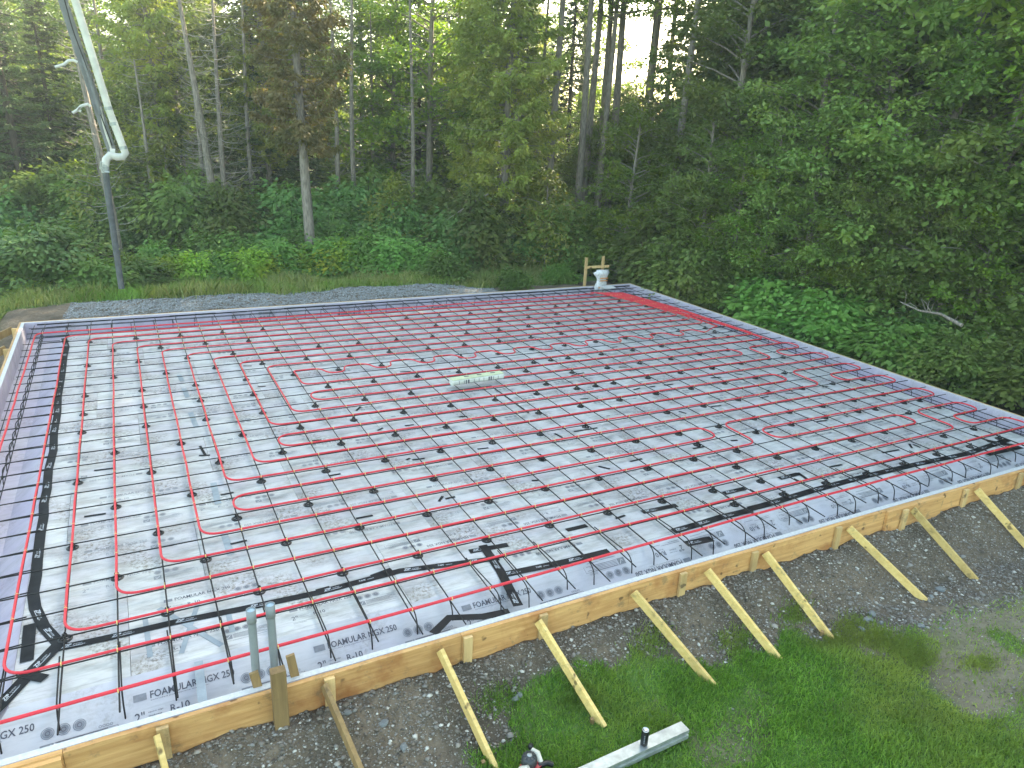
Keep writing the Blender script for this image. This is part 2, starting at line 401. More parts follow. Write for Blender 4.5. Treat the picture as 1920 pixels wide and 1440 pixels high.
for rrow in range(9):
    ya = BY0+rrow*1.22; yb = ya+1.216
    off = [0.85, 1.55, .3, 1.9, 1.1, .55, 2.1, 1.3, .7][rrow]
    xs = [BX0]+[v for v in np.arange(BX0+off, BX1-.25, 2.44)]+[BX1]
    for k in range(len(xs)-1):
        xa, xb = xs[k]+.002, xs[k+1]-.002
        mb = MB(); dz = RNG.uniform(-.002, .002)
        mb.box((0, 0, -.025), (xb-xa, yb-ya, .05))
        bo = mb.build('foam_board', M['foam'], loc=((xa+xb)/2, (ya+yb)/2, ZF+dz), cat='insulation board',
                      label='dirty pale foam insulation board lying in the slab floor under the steel grid', group='foam boards covering the floor inside the formwork')
        flip = (rrow*7+k*5) % 3 == 0 if rrow else k >= 2
        x0 = -(xb-xa)/2
        for q, yy in enumerate((-.50, .12)):
            xx = x0+.12+(.18 if q else 0)
            if k == 0: xx = x0+(xb-xa)-1.1*2 if xb-xa > 2.2 else x0+(xb-xa)-1.08
            while xx+1.05 < (xb-xa)/2:
                if xx >= x0:
                    p = link('print', PRINT if rrow == 0 and xa < 9 else PRINTW, bo, (xx, yy, .0012))
                    if flip: p.rotation_euler = (0, 0, math.pi); p.location = (-xx, -yy, .0012)
                xx += 1.22
# haunch profile rings (mitred at the corners): slope, trench floor, upright wall foam, its cut top
ZH = -.34
R1 = (BX0, BX1, BY0, BY1); R2 = (-.72, 13.98, -.42, 11.45); R3 = (-1.165, 14.365, -.475, 12.175); R4 = (-1.225, 14.425, -.535, 12.245)
def corners(R): return [(R[0], R[2]), (R[1], R[2]), (R[1], R[3]), (R[0], R[3])]
SIDES = [('front', 0, 1), ('right', 1, 2), ('rear', 2, 3), ('left', 3, 0)]
SLAB = {'front': 'pale foam lining along the front edge beside the yellow braces', 'right': 'lavender foam lining along the right edge in front of the green bushes',
        'rear': 'lavender foam lining along the rear edge below the gravel bank', 'left': 'lavender foam lining along the left edge of the slab pit'}
edge = {}
for nm, a, b in SIDES:
    t = empty('edge_foam', label=SLAB[nm], cat='foam lining'); edge[nm] = t
    def strip(Ra, za, Rb, zb, name, mat, th=.0):
        A, B = corners(Ra), corners(Rb); mb = MB()
        P = [(*A[a], za), (*A[b], za), (*B[b], zb), (*B[a], zb)]
        mb.add(P, [(0, 1, 2, 3)]); mb.build(name, mat, t)
    fm = M['foam_front'] if nm in ('front',) else M['foam_clean']
    strip(R1, ZF+.001, R2, ZH, 'slope_board', fm)
    strip(R2, ZH, R3, ZH, 'trench_floor', M['foam_clean'])
    A3, A4 = corners(R3), corners(R4); mb = MB()
    mb.add([(*A3[a], ZH), (*A3[b], ZH), (*A3[b], 0), (*A3[a], 0)], [(0, 1, 2, 3)])
    mb.add([(*A4[a], -.40), (*A4[b], -.40), (*A4[b], 0), (*A4[a], 0)], [(3, 2, 1, 0)])
    mb.add([(*A3[a], 0), (*A3[b], 0), (*A4[b], 0), (*A4[a], 0)], [(0, 1, 2, 3)], 1)
    mb.build('wall_board', [M['foam_clean'], M['foam_edge']], t)
# printed marks on the front slope and rear wall
sl_ang = math.atan2(ZF-ZH, BY0-R2[2])
sl_len = math.hypot(BY0-R2[2], ZF-ZH)
for k, x in enumerate(np.arange(-.95, 12.9, 1.45)):
    p = link('print', PRINT, edge['front']); up = x < 4.1
    B_ = Matrix.Translation((x, R2[2], ZH)) @ Matrix.Rotation(sl_ang, 4, 'X')
    if up: p.matrix_local = B_ @ Matrix.Translation((0, .12, .004)) @ Matrix.Scale(1.3, 4)
    else: p.matrix_local = B_ @ Matrix.Translation((1.35, sl_len-.06, .004)) @ Matrix.Rotation(math.pi, 4, 'Z') @ Matrix.Scale(1.3, 4)
# flat strip of clean foam in front of the first seam carries large print: slab-level boards are already printed
for x in (1.9, 4.4, 6.9):
    mb = MB()
    p = link('print', PRINT, edge['rear']); p.matrix_local = Matrix.Translation((x+1.0, R3[3]-.004, -.06)) @ Matrix.Rotation(math.pi/2, 4, 'X') @ Matrix.Scale(-1, 4, (0, 1, 0))

# ------------------------------------------------------------------ formwork
def board(x0, x1, name_lab, y=None, z0=-.33, z1=-.004, yo=0.0):
    n = max(2, int((x1-x0)/.25)); mb = MB(); V = []
    for k in range(n+1):
        x = x0+(x1-x0)*k/n; wv = (vnoise(x, 3.3, .7, 5)-.5)*.012; e = (vnoise(x, 1.3, 6, 15)-.5)*.006
        for yy, zz in ((-.540, z1+e), (-.580, z1+e-.002), (-.580, z0), (-.540, z0)): V.append((x, yy+wv-yo, zz))
    Fs = [(4*k+q, 4*k+(q+1) % 4, 4*k+4+(q+1) % 4, 4*k+4+q) for k in range(n) for q in range(4)]+[(0, 1, 2, 3), (4*n+3, 4*n+2, 4*n+1, 4*n)]
    mb.add(V, Fs); return mb.build('form_board', M['form'], label=name_lab, cat='form board', group='wooden boards of the slab formwork')
xj = [-1.26, at(118, 1393)[0], at(865, 1190)[0], at(1175, 1092)[0], at(1652, 952)[0], at(1756, 922)[0], 14.46]
labs = ['front form board at the bottom left corner of the picture', 'front form board behind the brown post and two grey pipes', 'stained front form board above the first grass-ended braces',
        'knotty front form board in the middle of the front edge', 'front form board next to the doubled board, left side', 'front form board furthest right, above the bare dirt']
for a, b, lb in zip(xj[:-1], xj[1:], labs): board(a+.002, b-.002, lb)
board(xj[4], xj[5], 'short doubled splice board on the outside of the front form, between two braces', yo=.042)
board(-1.6, xj[1]-.01, 'short splice board on the outside of the front form at bottom left', yo=.042, z1=-.02)
def box_obj(name, c, d, mat, **k):
    mb = MB(); mb.bar(Vector(c)-Vector((0, d[1]/2, 0)), Vector(c)+Vector((0, d[1]/2, 0)), d[0], d[2]); return mb.build(name, mat, **k)
for y0, y1, lb in ((-.53, 3.2, 'right-hand form board nearest the camera'), (3.2, 7.1, 'right-hand form board beside the leafy bushes'), (7.1, 12.24, 'right-hand form board running to the far corner')):
    box_obj('form_board', (14.447, (y0+y1)/2, -.165), (.038, y1-y0-.004, .33), M['form_y'], label=lb, cat='form board', group='wooden boards of the slab formwork')
for y0, y1, lb in ((-.53, 6, 'left-hand form board, mostly out of the frame'), (6, 12.24, 'left-hand form board at the far left corner')):
    box_obj('form_board', (-1.247, (y0+y1)/2, -.165), (.038, y1-y0-.004, .33), M['form_y'], label=lb, cat='form board', group='wooden boards of the slab formwork')
for x0, x1, lb in ((-1.26, 3.7, 'rear form board at the left, below the grassy bank'), (3.7, 8.6, 'rear form board in front of the grey gravel heap'), (8.6, 14.46, 'rear form board beneath the wrapped pipe manifold')):
    mb = MB(); mb.bar((x0+.002, 12.268, -.165), (x1-.002, 12.268, -.165), .038, .33); mb.build('form_board', M['form'], label=lb, cat='form board', group='wooden boards of the slab formwork')

# braces: 2x4 on edge, tops against the form, feet in the grass
btop = [(.65, .78), (1.90, 2.12), (2.93, 3.12), (3.93, 4.21), (5.05, 5.52), (6.03, 6.43), (6.89, 7.22), (8.29, 8.83), (9.50, 9.84), (10.89, 11.25), (12.14, 12.6)]
bl = ['short mostly hidden', 'muddy dark-stained', 'bright clean', 'yellow', 'long yellow', 'yellow', 'pale yellow', 'pale yellow', 'yellow', 'bowed yellow', 'cut off yellow']
where = ['wooden brace at the bottom left edge of the picture', 'wooden brace just right of the brown post', 'wooden brace ending at the grass edge, third from the left',
         'wooden brace whose foot points at the drink can', 'wooden brace fifth from the left, foot in the lawn', 'wooden brace sixth from the left, foot at the edge of the lawn',
         'wooden brace with its foot in the tall green tuft', 'wooden brace ending among grey rocks', 'wooden brace ending on bare dirt', 'wooden brace second from the right', 'wooden brace at the right edge of the picture']
for k, (xa, xb) in enumerate(btop):
    ye = -1.42 if k else -1.35
    if k == 1: ye = -1.5
    g = float(hgt(xb, ye)); mb = MB()
    a = Vector((xa, -.625, -.055)); b = Vector((xb, ye, g-.015))
    mid = (a+b)/2+Vector((RNG.uniform(-.012, .012), 0, RNG.uniform(-.008, .008)))
    mb.bar(a, b, .040, .088)
    mb.build('brace', M['oldwood'] if k == 1 else M['lum'], cat='wooden brace', label=bl[k]+' '+where[k], group='diagonal braces propping the front form')
for k, lb in ((2, 'dark wooden peg driven in at the foot of the bright clean brace'), (3, 'dark wooden peg beside the foot of the brace that points at the drink can'), (6, 'dark wooden peg at the foot of the brace in the green tuft')):
    xb = btop[k][1]; g = float(hgt(xb, -1.36)); mb = MB(); mb.bar((xb-.06, -1.34, g-.1), (xb-.09, -1.36, g+.07), .03, .03, up=(0, 1, 0))
    mb.build('ground_peg', M['oldwood'], label=lb, cat='wooden peg')
def stake(x, yf=-.602, top=-.02, w_=.085, mat='stakewood', ln=.5, lab=None):
    mb = MB(); mb.bar((x, yf, top-ln), (x, yf, top), w_, .036, up=(0, 1, 0))
    return mb.build('form_stake', M[mat], cat='stake', label=lab, group='short stakes nailed to the outside of the front form')
for (px, py, lb) in [(303, 1352, 'stubby stake on the front form beside the leftmost brace'), (614, 1262, 'muddy stake on the front form right of the brown post'), (872, 1186, 'lone stake on the front form right of the bright clean brace'),
                     (1014, 1146, 'stake behind the top of the brace that points at the drink can'), (1274, 1068, 'lone upright stake between the fifth and sixth braces'), (1410, 1030, 'stake at the head of the pale brace in mid front'),
                     (1568, 985, 'stake at the head of the brace that ends among rocks'), (1692, 952, 'stake against the doubled splice board'), (1800, 912, 'stake left of the second brace from the right'), (1898, 880, 'stake at the far right end of the front form')]:
    p = at(px, py, -.02); stake(p.x, lab=lb, yf=-.602 if not (xj[4]-.05 < p.x < xj[5]+.05 or p.x < xj[1]) else -.644)
# timbers outside the left form
lo = [((-1.35, 11.9, -.05), (-2.6, 11.2, -.5), 'brown plank propped against the far left corner of the form'), ((-1.35, 10.6, -.08), (-2.5, 9.9, -.55), 'brown plank propped against the left form below the corner'),
      ((-1.36, 9.5, -.08), (-2.3, 8.6, -.6), 'plank leaning on the left form at the picture edge')]
for a, b, lb in lo:
    mb = MB(); mb.bar(a, b, .04, .14); mb.build('prop_plank', M['oldwood'], label=lb, cat='wooden plank', group='planks propping the left form')
for y, lb in ((11.7, 'pale stake outside the left form at the corner'), (10.2, 'pale stake outside the left form near the picture edge')):
    mb = MB(); mb.bar((-1.30, y, -.6), (-1.30, y, .02), .04, .09, up=(1, 0, 0)); mb.build('form_stake', M['stakewood'], label=lb, cat='stake')

# ------------------------------------------------------------------ rebar mat
RB = .0072
mat_e = empty('rebar_mat', (0, 0, 0), label='black steel reinforcing grid raised above the foam floor', cat='rebar grid')
def bar_obj(pts, name='bar', r=RB, n=6):
    mb = MB(); mb.tube(pts, r, n); return mb.build(name, M['rebar'], mat_e)
YS, YE, XS, XE = -.40, 12.02, -1.03, 14.24
for i in range(-2, 35):
    jit = RNG.uniform(-.010, .010); pts = []
    for y in np.linspace(.15, YE, 9): pts.append(G(i, y/SY, -.013)+Vector((jit+RNG.uniform(-.007, .007), 0, RNG.uniform(-.004, .004))))
    pts = [Vector((pts[0].x, YS+RNG.uniform(-.05, .12), -.03))]+pts
    bar_obj(pts)
for j in range(1, 30):
    jit = RNG.uniform(-.008, .008)
    pts = [Vector((x, SY*j+jit+RNG.uniform(-.006, .006), .001+RNG.uniform(-.003, .003))) for x in [XS+RNG.uniform(-.03, .05)]+list(np.linspace(-.6, 13.6, 11))+[XE+RNG.uniform(-.05, .04)]]
    bar_obj(pts)
# long bars down in the trench
for yy, zz in ((-.34, -.26),): bar_obj([(XS, yy, zz), (XE, yy, zz)])
for yy, zz in ((11.55, -.26), (11.95, -.26), (11.8, -.05)): bar_obj([(XS, yy, zz), (XE, yy, zz)])
for xx, zz in ((-.85, -.26), (-.98, -.03)): bar_obj([(xx, YS, zz), (xx, YE, zz)])
for xx, zz in ((13.95, -.26), (14.2, -.26), (13.75, -.03)): bar_obj([(xx, YS, zz), (xx, YE, zz)])
hooks = []
def hookpath(a, d, L, drop=.26, r=.13):
    a = Vector(a); d = Vector(d); out = [a, a+d*L*.5, a+d*L]
    for k in range(1, 7):
        t = k/6*math.pi/2*.93; out.append(a+d*(L+r*math.sin(t))+Vector((0, 0, -r*(1-math.cos(t)))))
    e = out[-1]; out.append(e+d*.015+Vector((0, 0, -(drop-r)))); return out
for i in range(-1, 34):
    c = G(i, 0, .001).x+.018*(1 if i % 2 else -1)
    hooks.append(hookpath((c, .55, -.004), Vector(((.06*(1 if i % 2 else -.3)) if i > 8 else .01, -1, 0)).normalized(), .58+RNG.uniform(-.05, .05), .24))
    hooks.append(hookpath((c, 11.25, -.004), (0, 1, 0), .42, .30))
for j in range(1, 30):
    hooks.append(hookpath((13.35, SY*j+.02, .01), (1, 0, 0), .40, .30))
    hooks.append(hookpath((-.30, SY*j+.02, .01), Vector((-1, -.08, 0)).normalized(), .42, .30))
hooks.sort(key=lambda h: (h[0]-Vector(CAM)).length)
for h in hooks[:96]: bar_obj(h, 'hooked_bar', RB*.92)
mb = MB()
for h in hooks[96:]: mb.tube(h, RB*.92, 5)
mb.build('hooked_bar', M['rebar'], mat_e, kind='stuff')
# bar chairs
CH = """155.8,812 218.7,849.5 276,800 287.5,886 149.5,906 221,951 343,832 416,867 458,816 365.5,927.5 302,999.5 138,1027.5 449,972 390,1049.5 221,1084 317,1149 121,1199 566,802.5 645,832 747,815.5 840,801 532.5,849 617,883 730,863 831,846 922,831 495.5,902.5 583,946 708,920.5 821,898 924,879.5 540,1018 680,989 806,964 921,939.5 491,1109 646,1074.5 789,1041 917.5,1012 1011,815.5 1092.5,802 1018,862 1106,846 1189,829 1271,815 1346,801 1420,811 1305,835 1024.5,917 1122,898 1213,879.5 1299,862.5 1380,847 1377.5,877.5 1032.5,985.5 1140,962 1240,941 1333,922 1422,904.5 1372,948 1458,859 1534,841 1602,826 1666,810 1831,804 1775,817.5 1462.5,929.5 1544,908 1624,889.5 1692.5,871 1759,852.5 1822.5,837.5 1881,821 207.5,659 250,636 334,631 411,625 487,619.5 296.7,653 381,645.5 461.7,640.5 256,679.5 348.7,672.5 433,664.7 489.7,683 210.5,709 309,701 402,691 459,713 265,733 366,723 473.7,741 270,763.7 377,752 276,799.5 391,787 492,774.7 516,657.5 595,651 669.5,645 574,674 653,668.7 548.7,703.7 634.7,693.7 715,686 616,726 701,716 592,762 686,749.7 668,787.5 162.5,642.7 160,687.5 158.7,743.5 157.7,778 155.6,814 757,598 818,594 873.5,589.6 927.5,585.6 979,580 1029,577 1076,573.5 748.5,618 812.5,612 871,606.5 928,601.7 981.7,596.5 1034,591 1084,586 739,639 804.6,633 867.7,626.7 927,620.8 982,613.5 1038,608 1091,602.7 726.5,661 798,655 865.6,648 927,641.7 987.5,634.6 1044,627.7 1098,620.8 790,678.7 859.8,671 927,664.6 990.6,655.8 1051.7,649 780.6,706.9 856,699 926.5,690.6 993,681.5 1026,676.7 1058,673 979,698 1066,700 772,738.5 1016,722.5 1072.5,730.8 843.7,762 925.4,751 1000,740 760.8,773.5 1004.6,775.6 1082,763.5 841,801.7 927,787.5 1010,815.8 1018.7,859 1123.7,570 1167.5,566 1132.5,581.7 1178,578.7 1201.7,576 1142,596.7 1190.5,592 1237,588 1151,614.5 1203.7,609 1252.5,603.7 1276,601.7 1108,642.5 1163.8,636 1217.5,629 1269.7,621.7 1320,616.7 1341,623 1118,666 1176.7,658.7 1231.7,651 1287,642 1338.7,635 1364.7,632.5 1130,691.7 1190.5,683 1249.7,675 1305.8,666 1362.5,658 1107,725.8 1140.8,720.5 1208,710 1268,701 1328.8,692.5 1387,683 1154.5,751.7 1227,739.5 1292.5,729.5 1354,720 1316.7,762.5 1385.5,750 1246.7,775 1414.7,651 1443.7,673.7 1469,671 1473,700 1528,691 1414.7,710 1508,729 1566,719.7 1594,715 1621,713 1439.5,737.5 1547,761.7 1606.7,751 1484.7,773 1418,785 1489,796 1553.8,782.5 1616,771 1654,765.5 1601.7,826 1663.6,739.7 1703,754.7 1711.5,774 1725,751.8 1771,762"""
mb = MB()
prof = [(.052, .0), (.052, .006), (.040, .010), (.034, .010), (.034, .0)]
mb.lathe((0, 0, 0), prof, 16)
for k in range(4):
    a = k*math.pi/2+.4; c, s_ = math.cos(a), math.sin(a)
    mb.tube([(c*.042, s_*.042, .006), (c*.022, s_*.022, .026), (c*.012, s_*.012, .046)], .0055, 5)
    mb.box((c*.022, s_*.022, .004), (.05, .008, .005), Matrix.Rotation(a, 3, 'Z'))
mb.lathe((0, 0, .040), [(.017, 0), (.019, .012), (.013, .012), (.012, 0)], 10)
mb.box((0, .014, .056), (.012, .006, .018)); mb.box((0, -.014, .056), (.012, .006, .018))
CHM = mb.mesh('rebar_chair', M['chair']); seen = set(); rows_seen = {}
cl_ = []
for t in CH.split():
    x, y = map(float, t.split(',')); p = at(x, y, ZF); i, j = toij(p)
    i = round(i); j2 = j
    p = Vector((G(i, j).x, p.y, ZF+.001)); key = (i, round(j*2.2))
    if key in seen: continue
    seen.add(key); cl_.append((p, i, j))
for p, i, j in cl_:
    o = link('rebar_chair', CHM, loc=p, label='small round black plastic chair holding the steel grid above the foam', cat='rebar chair', group='round black plastic chairs under the grid')
    o.rotation_euler = (0, 0, RNG.uniform(0, 6)); o.scale = (1.15, 1.15, 1.0)

# ------------------------------------------------------------------ red heating tubes
TR = .013; TZ = .021
def smooth_path(P, R=.19):
    """polyline through grid points with rounded corners"""
    P = [Vector(p) for p in P]; out = [P[0]]
    for k in range(1, len(P)-1):
        a, b, c = P[k-1], P[k], P[k+1]; u = a-b; v = c-b
        r = min(R, u.length*.49, v.length*.49); u.normalize(); v.normalize()
        if u.dot(v) < -.995: out.append(b); continue
        s_, e = b+u*r, b+v*r
        for q in range(9):
            t = q/8; out.append(s_*(1-t)**2+b*2*t*(1-t)+e*t*t)
    out.append(P[-1])
    res = [out[0]]
    for p in out[1:]:
        d = (p-res[-1]).length
        if d < 1e-4: continue
        n = int(d/.6)
        st = res[-1]
        for q in range(1, n+1): res.append(st.lerp(p, q/(n+1))+Vector((RNG.uniform(-.006, .006), RNG.uniform(-.006, .006), 0)))
        res.append(p)
    return res
tie_mb = MB()
n = 10
for rr in (0,):
    V = []
    for k in range(n):
        a = 2*math.pi*k/n
        V += [(-.0045, math.cos(a)*.020, math.sin(a)*.020-.006), (.0045, math.cos(a)*.020, math.sin(a)*.020-.006)]
    tie_mb.add(V, [(2*k, 2*k+1, (2*k+3) % (2*n), (2*k+2) % (2*n)) for k in range(n)])
    tie_mb.bar((0, .004, .012), (.004, .016, .034), .003, .003)
TIE = tie_mb.mesh('zip_tie', M['tie'])
def tie_mesh_at(mb, p, ang):
    c, s_ = math.cos(ang), math.sin(ang)
    mb.add([(p[0]+c*v[0]-s_*v[1], p[1]+s_*v[0]+c*v[1], p[2]+v[2]) for v in tie_mb.v], tie_mb.f)
def tube_obj(pts, label, r=TR, ties=True, R=.19):
    path = smooth_path(pts, R); t = empty('heating_tube', (0, 0, 0), label=label, cat='heating tube', group='red heating tubes tied on the grid')
    mb = MB(); mb.tube(path, r, 7); mb.build('tube', M['pex'], t)
    if not ties: return t
    T = []
    for a, b in zip(path[:-1], path[1:]):
        d = b-a
        ia, ja = toij(a); ib, jb = toij(b)
        if abs(d.x) > abs(d.y)*2:
            for i in range(math.ceil(min(ia, ib)), math.floor(max(ia, ib))+1):
                if abs(ib-ia) > 1e-6: T.append((a+d*((i-ia)/(ib-ia)), math.atan2(d.y, d.x)))
        elif abs(d.y) > abs(d.x)*2:
            for j in range(math.ceil(min(ja, jb)), math.floor(max(ja, jb))+1):
                if abs(jb-ja) > 1e-6: T.append((a+d*((j-ja)/(jb-ja)), math.atan2(d.y, d.x)))
    T = [q for q in T if RNG.random() < .9 and XS < q[0].x < XE and -.3 < q[0].y < 11.9]
    T.sort(key=lambda q: (q[0]-Vector(CAM)).length)
    for p, a in T[:92]:
        o = link('zip_tie', TIE, t, p); o.rotation_euler = (RNG.uniform(-.5, .5), 0, a)
    if len(T) > 92:
        mb = MB()
        for p, a in T[92:]: tie_mesh_at(mb, p, a)
        mb.build('zip_tie', M['tie'], t, kind='stuff')
    return t
def gp(*ij): return [G(i, j, TZ)+Vector((0, .012, 0)) for i, j in ij]
def riser(j, k):   # from the end of row j up the right edge to the manifold, k = lane
    i = 31.2+.155*k+(.05 if k % 3 else 0)
    return [(i, j), (i+.03, 22.5 if j < 22 else j+.6), (30.2+.17*k, 28.3-.05*k)]
RR = 34.15
tube_obj(gp((35.0, -.05), (20, -.02), (-2.35, -.33), (-2.25, 12), (-2.28, 27.75), (10, 27.55), (30.2, 27.9)), 'thick outermost red tube running along the front, left and rear edges', r=.0155)
tube_obj(gp(*reversed(riser(27, 0)), (-1, 26.85), (-1, 1), (RR+.3, 1), (RR+.2, 2), (32, 2.05), (32, 3), (RR, 3), (RR, 4), (31, 4), (31, 2), (0, 2), (0, 26), (31.3, 26), *riser(26, 1)[1:]), 'red tube making the second and third loops in from the left edge', R=.22)
tube_obj(gp(*reversed(riser(25, 2)), (1, 25), (1, 3), (30, 3), (30, 4), (23, 4), (23, 5), (RR, 5), (RR, 6), (22, 6), (22, 4), (2, 4), (2, 24), *riser(24, 3)), 'red tube making the fourth and fifth loops in from the left edge', R=.22)
tube_obj(gp(*reversed(riser(23, 4)), (3, 23), (3, 5), (21, 5), (21, 6), (4, 6), (4, 7), (RR, 7), (RR, 8), (31.5, 8), (31.5, 9), (RR, 9), (RR, 10), (30, 10), (30, 8), (4, 8), (4, 22), *riser(22, 5)), 'red tube with the nearest small hairpin on the left, near mid slab', R=.22)
tube_obj(gp(*reversed(riser(21, 6)), (5, 21), (5, 9), (29, 9), (29, 10), (6, 10), (6, 11), (RR, 11), (RR, 12), (32, 12), (32, 13), (RR, 13), (RR, 14), (31, 14), (31, 12), (6, 12), (6, 20), *riser(20, 7)), 'red tube with the second small hairpin on the left', R=.22)
tube_obj(gp(*reversed(riser(19, 8)), (7, 19), (7, 13), (30, 13), (30, 14), (8, 14), (8, 15), (33.4, 15), (33.3, 17), *riser(18, 9)[1:]), 'red tube with the third small hairpin, left of the cream roll', R=.22)
wv = []
for k in range(11):
    i0 = 8+2.15*k
    wv += [(i0+.05, 17.95), (i0+1.15, 17.95), (i0+1.35, 17.15), (i0+2.1, 17.15)]
wv = [q for q in wv if q[0] < 31.5]
tube_obj(gp(*reversed(riser(18, 9)), (32.3, 18), *reversed(wv), (8, 17.9), (8, 16), (33.6, 16), (33.4, 20), *riser(18, 10)[1:]), 'wavy red tube zigzagging between two steel bars behind the cream roll', R=.17)
for k in range(11, 14):
    tube_obj(gp((33.6-.1*(k-11)*.5, 14+.8*(k-11)), *riser(15+(k-11)*.8, k)[1:]), 'one of the bunched red supply tubes along the right edge', ties=False)

# ------------------------------------------------------------------ tapes
ZT = ZF+.006; NT = 0
def tape(pts, wd, label, txt=True, z=ZT, cat='tape strip', mat='tape', group=None, name='tape_strip', lift=0):
    global NT; NT += 1; z += .00037*(NT % 7)     # no two overlapping strips in one plane
    P = [p if isinstance(p, Vector) else at(p[0], p[1], z) for p in pts]
    mb = MB(); V = []
    L = []
    for k, p in enumerate(P):
        t = (P[min(k+1, len(P)-1)]-P[max(k-1, 0)]).normalized(); s_ = Vector((-t.y, t.x, 0))
        V += [p+s_*wd/2, p-s_*wd/2]
    n = len(P)
    Vb = [Vector((v.x, v.y, v.z-.002)) for v in V]
    mb.add(V+Vb, [(2*k+1, 2*k+3, 2*k+2, 2*k) for k in range(n-1)]+[(2*k, 2*k+2, 2*n+2*k+2, 2*n+2*k) for k in range(n-1)]+[(2*n+2*k+1, 2*n+2*k+3, 2*k+3, 2*k+1) for k in range(n-1)])
    o = mb.build(name, M[mat], label=label, cat=cat, group=group)
    if txt:
        tm = MB(); d = .10; acc = 0
        for a, b in zip(P[:-1], P[1:]):
            u = b-a; Ls = u.length; u.normalize(); v = Vector((-u.y, u.x, 0))
            if u.x < -.2 or (abs(u.x) <= .2 and u.y < 0): org, u2, v2 = b, -u, -v
            else: org, u2, v2 = a, u, v
            q = .04; k2 = 0
            while q+.30 < Ls:
                loc = MB()
                if k2 % 2 == 0:
                    fit_text(loc, 'ZIP', 0, -.008, .075, .034, .02, shear=.3); fit_text(loc, 'SYSTEM', .085, .002, .07, .014); rect(loc, .0, -.018, .16, .004); fit_text(loc, 'FLASHING TAPE', .09, -.014, .09, .009)
                else:
                    fit_text(loc, 'TAPE', 0, -.010, .07, .026, .01, shear=.3); rect(loc, .085, -.004, .07, .005)
                tm.add([org+u2*(q+x)+v2*y+Vector((0, 0, .0012)) for x, y, _ in loc.v], loc.f)
                q += .36; k2 += 1
        if tm.v: tm.build('lettering', M['tape_print'], o)
    return o
tape([(120, 634), (125, 650), (121, 668), (117, 700), (114, 718), (109, 745), (108, 775), (101, 812), (100, 845), (91, 880), (88, 918), (82, 945), (82, 968), (76, 1000), (70, 1050), (68, 1080), (62, 1112), (66, 1140), (82, 1175), (116, 1212)], .10, 'long black printed tape down the left side of the slab')
tape([(56, 1170), (53, 1205), (50, 1240)], .10, 'black tape patch stacked outside the near left corner', z=ZT+.002)
tape([(112, 1205), (60, 1258), (0, 1322), (-60, 1380)], .11, 'black tape running diagonally out of the near left corner', z=ZT+.004)
tape([(38, 1262), (85, 1272)], .09, 'short black tape piece crossing the near left corner', z=ZT+.006, txt=False)
tape([(105, 1216), (200, 1196), (320, 1168), (460, 1140), (600, 1110), (750, 1070), (935, 1046)], .085, 'long black printed tape across the front left of the slab')
tape([(905, 1022), (938, 1070), (972, 1136)], .10, 'upright stroke of the black T shaped tape near the front form', z=ZT+.003)
tape([(880, 1034), (952, 1021)], .08, 'short cross stroke at the top of the black T shaped tape', z=ZT+.001)
tape([(940, 1078), (1060, 1053), (1142, 1033)], .10, 'black printed tape leading right from the T shaped tape')
tape([(1262, 996), (1305, 984), (1350, 970), (1408, 956)], .11, 'black printed tape starting in front of the middle braces')
tape([(1405, 954), (1440, 945), (1522, 920), (1625, 892), (1715, 871), (1815, 850), (1890, 824)], .11, 'long black printed tape along the front right of the slab')
tape([(1285, 1020), (1335, 1010)], .11, 'short black tape just below the start of the right hand tape')
tape([(1850, 826), (1905, 836)], .11, 'black tape bend at the far right corner of the slab', txt=False)
tape([(1850, 852), (1915, 838)], .10, 'black tape piece at the right end near the form', txt=False)
tape([(697, 1082), (735, 1068)], .085, 'smudged black tape patch left of the long front tape'); tape([(812, 1188), (842, 1158), (905, 1156), (955, 1146)], .09, 'bent black tape against the inside of the front form', z=ZT)
tape([(1062, 994), (1100, 985)], .07, 'black tape rectangle left of the middle of the front area'); tape([(1204, 960), (1269, 947)], .08, 'black printed tape rectangle behind the middle front braces')
tape([(1357, 925), (1397, 915)], .08, 'black printed tape rectangle right of mid slab'); tape([(1461, 897), (1497, 888)], .08, 'black tape rectangle touching a slanted scrap'); tape([(1496, 886), (1513, 898)], .05, 'slanted black tape scrap at the right', txt=False)
for k, (a, b, wd) in enumerate([((272, 1160), (282, 1232), .045), ((340, 1225), (372, 1128), .045), ((298, 1140), (416, 1210), .05), ((428, 1150), (436, 1185), .05), ((372, 1240), (380, 1315), .07)]):
    tape([a, b], wd, ['pale tape stripe at the far left of the shoe marks', 'pale tape stripe slanting up to the right', 'pale tape stripe crossing another like an X', 'short pale tape stripe beside the grey pipe', 'pale tape stripe nearest the front form'][k], txt=False, mat='clear_tape', z=ZF+.005)
for k, (a, b) in enumerate([((336, 703), (342, 715)), ((345, 728), (352, 745)), ((357, 773), (369, 802)), ((400, 905), (409, 945)), ((420, 1000), (433, 1040))]):
    tape([a, b], .075, 'pale grey tape patch over the long seam on the left side of the floor', txt=False, mat='clear_tape', z=ZF+.005, group='pale tape patches along the left seam')
